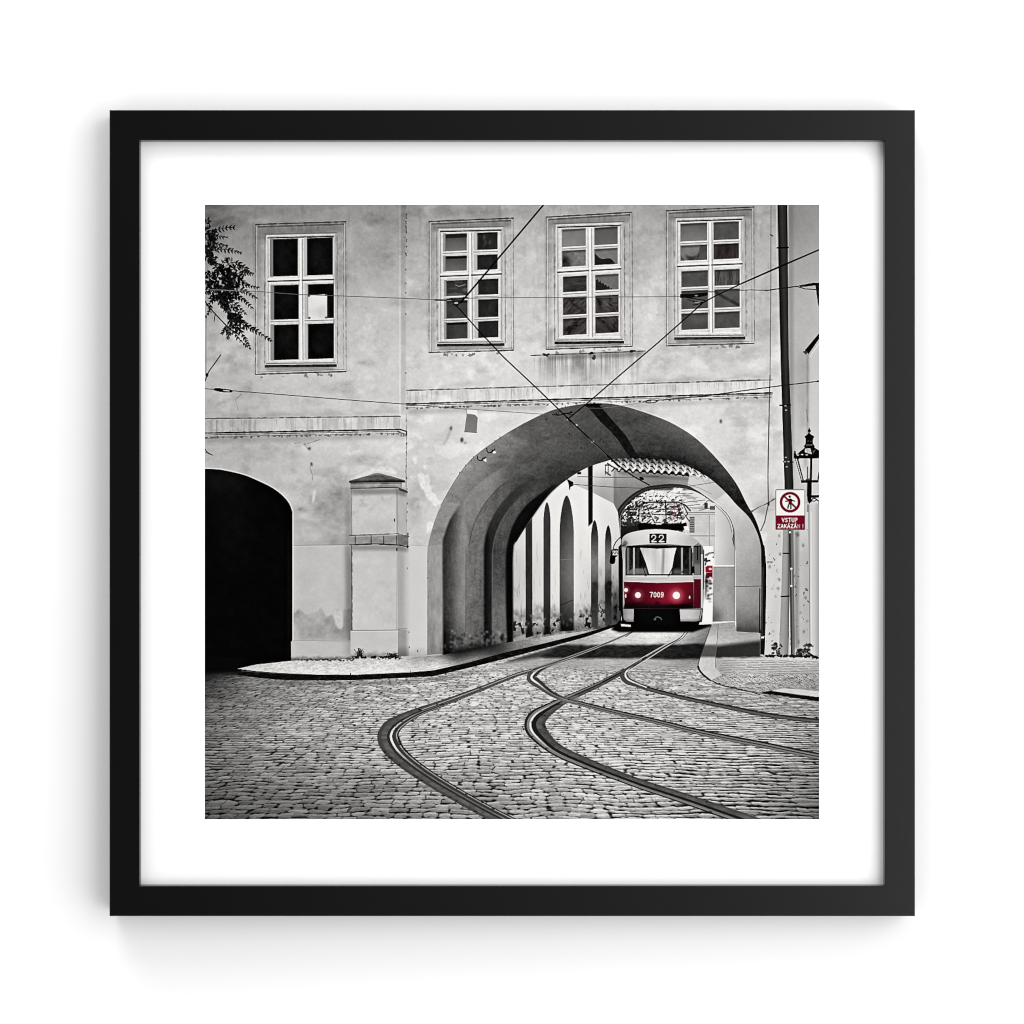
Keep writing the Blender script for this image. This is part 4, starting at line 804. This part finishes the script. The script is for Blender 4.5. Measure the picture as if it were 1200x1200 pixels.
# skirts
fill([(730,713.6),(742.8,713.6),(742.4,728.6),(734,728.4),(731,726)], lambda x, y: 168-30*sst(738, 731, x)+10*fbm(x, y, 4, 4, 3, 3)-40*sst(724, 728, y), 1, TI)
fill([(796.6,713.6),(823.6,712.6),(820.6,727),(815,728.4),(797.6,728)], lambda x, y: 196-30*sst(808, 822, x)+6*fbm(x, y, 4, 4, 3, 3)-50*sst(724, 728, y), 1, TI)
stroke([(822,713),(819,728)], 1, 60, .8); rect(796.6, 713, 823.4, 714.4, 40, .6)
stroke(cr([(766.5,726),(769,723.4),(773,723.6),(775.4,726)], 4), 1, 120, .8); blob(768, 726, 1, 1, 90)
fill([(727.6,731),(739.4,732.4),(739,734.6),(728,734)], 240)
# number boxes
fill(cr([(761.2,627),(762.6,625.4),(779.6,625.4),(781,627),(780.8,635.2),(779.4,636.6),(762.6,636.6),(761.2,635.2)], 3, True), 34, 1, TI)
for x in (763.4, 772.4):
    for st in G['2']: stroke(cr([(x+u*5.6, 627.2+v*7.8) for u, v in st], 3), 1.15, (240,238,234))
stroke([(764,634.4),(769,634.6)], 1.35, (240,238,234)); stroke([(773,634.4),(778,634.6)], 1.35, (240,238,234))
stroke(cr([(718.6,643.6),(719.8,639),(723,633.6),(729,627.8),(733,624.6)], 4), 1.2, 20, .95, TI)
fill(cr([(717,644),(723.6,643.2),(724.2,645),(724,651.4),(721.4,653),(720.6,660),(716,661),(714.4,658),(715.4,650)], 2, True), 8, 1, TI)
for x in (718, 721.2):
    for st in G['2']: stroke([(x+u*2.5, 645.6+v*4.4) for u, v in st], 1, (240,240,238))
# rails' dark marks next to the tram
stroke([(741,741),(733,746)], .9, 60, .8); stroke([(806,741),(800,748),(786,756)], .8, 50, .8)

# ------------------------------------------------ plaque, wires
fill([(547,485),(558,486),(559.8,489.5),(558.6,506.8),(544.2,505.8)], lambda x, y: 128+4*fbm(x, y, 6, 6, 3, 3)+(y-495)*.6, 1, 'wall_plaque'); fill([(547,480),(559.4,480),(559.4,489),(556.6,486),(550,484),(546.6,485)], 236, .9); stroke([(544.2,506),(558.8,507)], .8, 70, .7); stroke([(547,480),(547,485)], .8, 90, .6)
WI = 'overhead_wire'; WK = 16
stroke([(236,338.6),(300,341.4),(349,345),(410,347.2),(470,349.4),(512,351.4)], .9, 92, .85); stroke([(246,339.4),(290,341)], .9, 165, .9)
stroke([(546,349.6),(590,348.4),(640,348.6),(780,347.6),(798,347.4)], .9, 100, .8)
stroke([(510,351.4),(522,351.6),(530,350)], 1.8, WK); stroke([(522,351.6),(548,349)], 1.4, WK); stroke([(530,353.4),(547,354)], 1.6, 25); fill([(528,350),(533,349),(540,350.6),(543,347.6),(545,349),(540,355),(535,358.4),(531,355)], 30, .8); blob(534.6, 355, 2.4, 1.2, 200, .8); stroke([(531,356.6),(534.6,358.6),(538,356)], 1.2, WK)
stroke([(637.8,239),(600,283.8),(560,331),(539.6,355)], 2.0, WK, 1, WI)
stroke([(534.4,357.6),(562,388.6),(590,418.4),(628,454),(666,490.6)], 1.5, WK, 1, WI); stroke([(666,490.6),(694,517),(724,545.5)], 1.6, WK, 1, WI); stroke([(690,514),(712,535)], .7, 150, .5); stroke([(724,545),(742,558),(761,568.6)], 1.5, WK, 1, WI); blob(752, 560.8, 3, 1.6, WK, 1, WI, ang=.4); stroke([(712,534),(726,547)], 2.2, WK)
stroke([(961,292.2),(915,311.6),(870,331.8),(838,347),(824,354.6),(800,376),(770,402.6),(740,428),(712,452),(690,471),(666,490.6)], 1.5, WK, 1, WI); stroke([(961,292.2),(870,331.8)], 1.7, WK)
stroke([(647.6,486),(656,486.4),(664,484.4),(671,483)], 1.2, 20); stroke([(652,484.4),(654,487)], .9, 20); stroke([(660,484),(670,485.6)], .9, 25); blob(669, 482.6, 1, 1, 20); blob(665.6, 491.4, 1.3, 1.2, 190); stroke([(664,489),(669,494)], 2, WK)
fill([(797,344.6),(815,343.8),(829.6,342.6),(829.6,346),(818,348.6),(797,349)], WK, .95); stroke([(804,348.4),(826,352)], 1.3, WK); stroke([(806,351),(822,356.4)], 1, 30); blob(818, 354, 4, 1.2, 190, .7); blob(816, 346.4, 2, .8, 170, .7); stroke([(811,352.6),(825,354.6)], 1, WK); stroke([(812,357.6),(822,355.4)], 1.2, WK); stroke([(830,342),(839,342),(842,344)], .9, 40)
stroke([(236,455.2),(254,456.4),(283,458.8),(330,462.4),(420,469.6),(476,473.6)], 1.0, 70, .9); stroke([(546,479.2),(590,482.2),(640,485.6)], .8, 110, .8)
fill(cr([(250,456),(254,454.6),(262,455.6),(271,456.8),(272.4,458.6),(270,460),(260,459.4),(252,457.8)], 3, True), 18); fill([(261,457),(269,457.6),(269,458.6),(262,458.2)], 210)
stroke([(476,473.6),(510,476.6),(546,479.4)], .9, 60, .7)
stroke(cr([(756,470.8),(759,469.2),(766,468.8),(770,469.6),(767,471.6),(760,472.2),(756,470.8)], 3), 1.2, 25); stroke([(771,469),(800,466.6),(830,463.6),(870,458),(915,452),(959,446.8)], 1.2, 30, .95); stroke([(708,478),(735,474.6),(757,471)], .7, 130, .7); blob(958.6, 446.8, 1.4, 1.1, 25)
stroke([(241.4,372),(241.2,440)], .9, 95, .6)

# ------------------------------------------------ leafy branch
TR = 'tree_branch'
def leaf(x, y, ang, L, wd, g):
    ca, sa = math.cos(ang), math.sin(ang)
    p = []
    for (t, s) in ((0, 0), (.3, .5), (.62, .42), (1, 0), (.62, -.42), (.3, -.5)): p.append((x+t*L*ca-s*wd*sa, y+t*L*sa+s*wd*ca))
    fill(p, g, .97, TR)
def frond(pts, n, L, g=16, dens=1., lw=.8):
    c = np.array(cr(pts, 12)); stroke([tuple(q) for q in c], lw, 14, 1, TR)
    d = np.gradient(c, axis=0)
    for k in range(n):
        f = (k+.5)/n; i = int(f*(len(c)-1)); a = math.atan2(d[i, 1], d[i, 0]); l = L*(1.05-.6*f)*(.8+.4*rng.random())
        for sgn in (-1, 1):
            if rng.random() > dens: continue
            an = a+sgn*(1.05-.35*f)+rng.normal()*.18
            an = an+.28*math.cos(an)                      # droop
            leaf(c[i, 0], c[i, 1], an, l*1.12, l*.34+.5, 8+34*rng.random()**2+(60 if rng.random() < .10 else 0))
FR = [([(240,282),(250,272),(262,267.4),(275,266.4)],9,6.5),([(244,281),(254,277),(267,278.4)],7,5.5),([(240,292),(252,286),(267,288)],8,6),([(240,296),(258,292),(272,293.6),(283,296.6)],10,6),([(240,262),(244,258),(246,266)],4,5),([(238,268),(247,276),(250,290)],7,7),([(239,288),(246,298),(252,310)],7,6.5),
      ([(240,300),(252,308),(264,322)],8,6),([(256,318),(262,306),(269,303)],6,5.5),([(258,322),(268,309),(279,308),(283,314)],8,7.5),([(260,325),(276,314),(288,314),(291,319)],9,6.5),([(262,328),(280,320),(298,321)],11,6.5),([(262,331),(278,327),(291,334)],9,6.5),([(264,334),(284,334),(304,337)],11,5.6),([(262,336),(282,339),(302,350)],11,6.2),([(262,340),(280,347),(297,362)],11,6.4),([(258,342),(274,354),(289,369)],10,6),
      ([(258,318),(250,310),(246,308)],5,5),([(256,325),(247,320),(240,320)],7,6),([(256,330),(246,332),(239,330)],7,6),([(256,335),(247,342),(240,343)],7,6),([(258,338),(252,350),(242,358)],8,6),([(258,342),(262,356),(270,368)],9,6.5),([(262,352),(268,366),(272,380)],9,6.5),([(262,350),(276,362),(284,372)],8,6),
      ([(266,366),(284,380),(302,389),(319,400)],15,7),([(270,376),(284,392),(294,410)],11,6.2),([(268,374),(276,392),(290,407)],9,5.6),([(264,380),(268,390),(267,397)],6,6),([(266,384),(262,388),(260,391)],4,5),([(246,356),(246,364),(240,372)],5,5),([(272,368),(285,378),(300,386)],9,5.6)]
for p, n, L in FR: frond(p, n, L)
for k in range(190):
    t = rng.random()*6.28; r = math.sqrt(rng.random()); x = 264+22*r*math.cos(t); y = 333+21*r*math.sin(t)
    leaf(x, y, rng.random()*6.28, 4+3.5*rng.random(), 2.7, 8+24*rng.random()**2)
for k in range(60): leaf(240+13*rng.random(), 268+40*rng.random(), rng.random()*6.28, 4+3*rng.random(), 2, 10+20*rng.random())
for k in range(60):
    f = rng.random(); leaf(254+30*f+rng.normal()*3, 350+28*f+rng.normal()*4, rng.random()*6.28, 4+3*rng.random(), 2, 10+22*rng.random())
stroke(cr([(238,350),(247,362),(258,374),(270,386),(280,392)], 6), 1.4, 14, 1, TR); stroke([(252,368),(251,376)], 1, 16, 1, TR); stroke([(246,339.4),(292,341.2)], .9, 150, .75)
stroke(cr([(258.6,416),(250,428),(244.4,436),(240,447)], 5), 1.3, 30, 1, 'twig#1'); blob(242.6, 439.4, 1.6, 2.4, 24, 1, 'twig#1'); stroke(cr([(240,526),(243,530),(249,533.4)], 4), 1.1, 40, .9, 'twig#2'); stroke([(241,530),(246,532.6)], .7, 60, .7)

# ------------------------------------------------ finish: grain and crispness of the photograph
lum = CAN.copy()
CAN = np.clip(CAN, 0, 255)
b1 = blur(CAN, .8); b2 = blur(CAN, 7); CAN = CAN+.62*(CAN-b1)+.16*np.clip(CAN-b2, -60, 60)
CAN = CAN+(rng.normal(size=(N, N, 1))*2.2).astype(np.float32)
CAN = np.clip(CAN, 3, 250)
# faint warm tone of the paper and ink
CAN = CAN*np.array([1.006, .996, .986], np.float32)
CAN = np.clip(CAN, 0, 255)
# ---------------------------------------------------------------- settings
FRAME_A, FRAME_B = (.0006, .0006, .0006), (.0011, .0011, .0011); FRAME_SPEC = .25
INK = .8/1.22
AMB = .66
LAMPS = [('tall_lamp', (1.45, -1.65, 1.45), (0, 0, 1.5), 2.0, 3.0, 54), ('upper_lamp', (-.7, -1.0, 3.3), (0, 0, 1.5), 1.4, .9, 25)]
# ================================================================ Blender scene
import bpy, bmesh
scene = bpy.context.scene
COL = scene.collection
def link(o): COL.objects.link(o); return o
def mat(name): 
    m = bpy.data.materials.new(name); m.use_nodes = True
    nt = m.node_tree; return m, nt, nt.nodes['Principled BSDF']
def noise_mat(name, c0, c1, scale, rough, spec, bump=0., bscale=300.):
    m, nt, b = mat(name)
    tc = nt.nodes.new('ShaderNodeTexCoord'); n = nt.nodes.new('ShaderNodeTexNoise'); n.inputs['Scale'].default_value = scale; n.inputs['Detail'].default_value = 4
    r = nt.nodes.new('ShaderNodeValToRGB'); r.color_ramp.elements[0].color = (*c0, 1); r.color_ramp.elements[1].color = (*c1, 1)
    nt.links.new(tc.outputs['Object'], n.inputs['Vector']); nt.links.new(n.outputs['Fac'], r.inputs['Fac']); nt.links.new(r.outputs['Color'], b.inputs['Base Color'])
    b.inputs['Roughness'].default_value = rough; b.inputs['Specular IOR Level'].default_value = spec
    if bump:
        n2 = nt.nodes.new('ShaderNodeTexNoise'); n2.inputs['Scale'].default_value = bscale; n2.inputs['Detail'].default_value = 3
        bp = nt.nodes.new('ShaderNodeBump'); bp.inputs['Strength'].default_value = bump; bp.inputs['Distance'].default_value = .0004
        nt.links.new(tc.outputs['Object'], n2.inputs['Vector']); nt.links.new(n2.outputs['Fac'], bp.inputs['Height']); nt.links.new(bp.outputs['Normal'], b.inputs['Normal'])
    return m
M_wall = noise_mat('white_wall_paint', (.79, .79, .79), (.81, .81, .81), 9, .8, .1, .06, 220)
M_frame = noise_mat('satin_black_paint', FRAME_A, FRAME_B, 60, .24, FRAME_SPEC, .05, 900)
M_mat = noise_mat('white_mat_board', (.80, .80, .80), (.81, .81, .81), 40, .9, .0)
M_back = noise_mat('grey_board', (.30, .28, .25), (.34, .32, .29), 40, .9, .1)
M_print, nt, b = mat('print_ink')
at = nt.nodes.new('ShaderNodeAttribute'); at.attribute_name = 'ink'
nt.links.new(at.outputs['Color'], b.inputs['Base Color']); b.inputs['Roughness'].default_value = .85; b.inputs['Specular IOR Level'].default_value = 0.

PX = .0005                                  # metres per unit of the drawing at the frame's front face
D = 1.6; DEPTH = .0235; REC = .0072          # viewing distance, frame depth, recess of the mat
CX, CY = 600.25, 601.3
def obj(name, me, m, parent=None):
    o = bpy.data.objects.new(name, me); link(o)
    if m: me.materials.append(m)
    if parent: o.parent = parent
    return o
def from_bm(name, bm, m, parent=None):
    bmesh.ops.recalc_face_normals(bm, faces=bm.faces)
    me = bpy.data.meshes.new(name); bm.to_mesh(me); bm.free(); return obj(name, me, m, parent)
HZ0 = 1.5                                   # height of the picture's centre on the wall
# wall
bm = bmesh.new()
bmesh.ops.create_grid(bm, x_segments=1, y_segments=1, size=1)
for v in bm.verts: v.co = (v.co.x*4, 0, 1.5+v.co.y*1.5)
w = from_bm('wall', bm, M_wall); w['kind'] = 'structure'; w['label'] = 'plain white painted wall behind the framed picture'
if w.data.polygons[0].normal.y > 0: w.data.flip_normals()
# the picture
HW, HH = 943.9*PX/2, 944.6*PX/2
root = bpy.data.objects.new('framed_picture', None); link(root); root.location = (0, 0, HZ0-HH)
root['label'] = 'square black framed street print of a red tram under an arch with wide white mat'; root['category'] = 'framed picture'
YF = -DEPTH; YM = YF+REC                    # front of the frame, front of the mat
W_ = 35.2*PX                                # width of the frame's face
prof = [(0, -.0012), (0, YF+.0004), (.0004, YF), (W_-.0003, YF), (W_, YF+.0003), (W_, YM+.0004), (W_-.0045, YM+.0004), (W_-.0045, -.0012)]
def rail(corner_a, corner_b):
    bm = bmesh.new(); ends = []
    for sx, sz in (corner_a, corner_b):
        ends.append([bm.verts.new((sx*(HW-u), y, HH+sz*(HH-u))) for u, y in prof])
    n = len(prof)
    for i in range(n): bm.faces.new([ends[0][i], ends[0][(i+1) % n], ends[1][(i+1) % n], ends[1][i]])
    bm.faces.new(ends[0]); bm.faces.new(ends[1][::-1])
    return from_bm('frame_rail', bm, M_frame, root)
rail((-1, 1), (1, 1)); rail((1, 1), (1, -1)); rail((1, -1), (-1, -1)); rail((-1, -1), (-1, 1))
def box_ring(name, ox, oz, hole, y0, y1, m):
    """flat board with a rectangular opening (x0, z0, x1, z1)"""
    bm = bmesh.new(); o = [(-ox, HH-oz), (ox, HH-oz), (ox, HH+oz), (-ox, HH+oz)]; x0, z0, x1, z1 = hole; h = [(x0, z0), (x1, z0), (x1, z1), (x0, z1)]
    V = {}
    for y in (y0, y1): V[y] = ([bm.verts.new((a, y, c)) for a, c in o], [bm.verts.new((a, y, c)) for a, c in h])
    for i in range(4):
        k = (i+1) % 4
        for y in (y0, y1): bm.faces.new([V[y][0][i], V[y][0][k], V[y][1][k], V[y][1][i]])
        for s_ in (0, 1): bm.faces.new([V[y0][s_][i], V[y0][s_][k], V[y1][s_][k], V[y1][s_][i]])
    return from_bm(name, bm, m, root)
def plane_px(p, y):                          # drawing unit -> metres on the plane y
    k = PX*(D+(y-YF))/D
    return (p-CX)*k, k
K = PX*(D+REC)/D
X_ = lambda u: (u-CX)*K
Z_ = lambda v: HH-(v-CY)*K
iw = HW-W_+.0042
box_ring('mat', iw, iw, (X_(240), Z_(960), X_(960), Z_(240)), YM, YM+.0014, M_mat)
bm = bmesh.new(); bmesh.ops.create_cube(bm, size=1)
for v in bm.verts: v.co = (v.co.x*2*iw, YM+.0014+.0006+(v.co.y+.5)*.003, HH+v.co.z*2*iw)
from_bm('backing_board', bm, M_back, root)
# the print: every depicted thing is cut out of the same sheet of cells
lin = CAN/255.
lin = np.where(lin <= .04045, lin/12.92, ((lin+.055)/1.055)**2.4)
ink = np.clip(lin*INK, 0, .9).astype(np.float32)
YP = YM+.0002
gx = np.array([X_(X0+i/S) for i in range(N+1)], np.float32); gz = np.array([Z_(Y0+i/S) for i in range(N+1)], np.float32)
def sheet(name, mask, parent):
    r, c = np.nonzero(mask); n = len(r)
    q = np.stack([(r+1)*(N+1)+c, (r+1)*(N+1)+c+1, r*(N+1)+c+1, r*(N+1)+c], 1)
    u, inv = np.unique(q.ravel(), return_inverse=True)
    co = np.empty((len(u), 3), np.float32); co[:, 0] = gx[u % (N+1)]; co[:, 1] = YP; co[:, 2] = gz[u//(N+1)]
    me = bpy.data.meshes.new(name)
    me.vertices.add(len(u)); me.vertices.foreach_set('co', co.ravel())
    me.loops.add(n*4); me.loops.foreach_set('vertex_index', inv.ravel().astype(np.int32))
    me.polygons.add(n); me.polygons.foreach_set('loop_start', np.arange(0, n*4, 4, dtype=np.int32))
    me.update(calc_edges=True)
    a = me.attributes.new('ink', 'FLOAT_COLOR', 'FACE')
    col = np.ones((n, 4), np.float32); col[:, :3] = ink[r, c]; a.data.foreach_set('color', col.ravel())
    return obj(name, me, M_print, parent)
LABELS = {'window#1': 'six-pane window with a sheet of white paper in it', 'window#2': 'ten-pane window crossed by two wires', 'window#3': 'ten-pane window above the streaked wall panel', 'window#4': 'ten-pane window beside the drainpipe',
  'tram_rail#1': 'outer rail curving away to the left', 'tram_rail#2': 'rail sweeping from under the tram to the lower right corner', 'tram_rail#3': 'rail that crosses another and runs off to the right', 'tram_rail#4': 'short rail nearest the right pavement',
  'drainpipe#1': 'thin dark drainpipe in the courtyard behind the arch', 'drainpipe#2': 'tall dark drainpipe beside the sign', 'pavement#1': 'pale pavement left of the tracks', 'pavement#2': 'pavement with tactile stripes right of the tracks',
  'kerb#1': 'dark kerb face of the left pavement', 'kerb#2': 'pale curved kerb stones right of the tracks', 'kerb#3': 'straight kerb at the right edge of the photograph', 'twig#1': 'bare twig by the left edge below the leaves', 'twig#2': 'small curled twig above the black gateway',  # LABELS_DONE
  'cornice#1': 'lower cornice above the black gateway', 'cornice#2': 'cornice above the big arch',
  'tram': 'cream and red tram numbered 7009 on line 22 with lit headlights', 'no_entry_sign': 'white and red no pedestrians sign with Czech wording', 'red_car': 'red car seen small behind the tram'}
base = KINDS.index('wall')
pr = sheet('print', (IDS == base) | (IDS == 0), root)
pr['label'] = 'black and white street photograph with only the tram and sign in red'
for k, kn in enumerate(KINDS):
    if k in (0, base): continue
    m_ = IDS == k
    if m_.sum() < 12: continue
    o = sheet('printed_'+kn.split('#')[0], m_, pr)
    if kn in LABELS: o['label'] = LABELS[kn]

# ---------------------------------------------------------------- light
# a pale studio; the part of it behind the camera falls off to the left, which the satin frame mirrors
world = bpy.data.worlds.new('World'); scene.world = world; world.use_nodes = True
wn = world.node_tree; bg = wn.nodes['Background']; bg.inputs['Strength'].default_value = AMB
tc = wn.nodes.new('ShaderNodeTexCoord'); sp = wn.nodes.new('ShaderNodeSeparateXYZ'); wn.links.new(tc.outputs['Generated'], sp.inputs['Vector'])
def ramp(sock, a, b_, lo, hi):
    m = wn.nodes.new('ShaderNodeMapRange'); m.interpolation_type = 'SMOOTHSTEP'
    for k, v in zip(('From Min', 'From Max', 'To Min', 'To Max'), (a, b_, lo, hi)): m.inputs[k].default_value = v
    wn.links.new(sock, m.inputs['Value']); return m.outputs['Result']
side = ramp(sp.outputs['X'], -.20, .26, .12, 1.75)
front = ramp(sp.outputs['Y'], -.82, -.96, 0., 1.)
mx = wn.nodes.new('ShaderNodeMix'); mx.data_type = 'FLOAT'; mx.inputs[2].default_value = 1.
wn.links.new(front, mx.inputs[0]); wn.links.new(side, mx.inputs[3]); wn.links.new(mx.outputs[0], bg.inputs['Color'])
def area(name, loc, target, sx, sy, power):
    l = bpy.data.lights.new(name, 'AREA'); l.shape = 'RECTANGLE'; l.size = sx; l.size_y = sy; l.energy = power
    o = bpy.data.objects.new(name, l); link(o); o.location = loc
    from mathutils import Vector
    o.rotation_euler = (Vector(target)-Vector(loc)).to_track_quat('-Z', 'Y').to_euler()
    return o
for a in LAMPS: area(*a)
# ---------------------------------------------------------------- camera
cam = bpy.data.cameras.new('camera'); co = bpy.data.objects.new('camera', cam); link(co)
cam.sensor_width = 36; cam.lens = 36*D/(1200*PX); cam.clip_start = .05; cam.clip_end = 50
co.location = (0, YF-D, HZ0); co.rotation_euler = (math.pi/2, 0, 0)
# centre of the drawing (600,600) is the centre of the photograph
cam.shift_x = (600-CX)/1200; cam.shift_y = -(600-CY)/1200
scene.camera = co
vs = scene.view_settings; scene.display_settings.display_device = 'sRGB'
vs.view_transform = 'Standard'; vs.look = 'None'; vs.exposure = 0; vs.gamma = 1; vs.use_curve_mapping = False
scene.render.engine = 'CYCLES'; scene.cycles.use_denoising = True; scene.cycles.max_bounces = 6
scene.cycles.pixel_filter_type = 'BLACKMAN_HARRIS'; scene.cycles.filter_width = 1.05
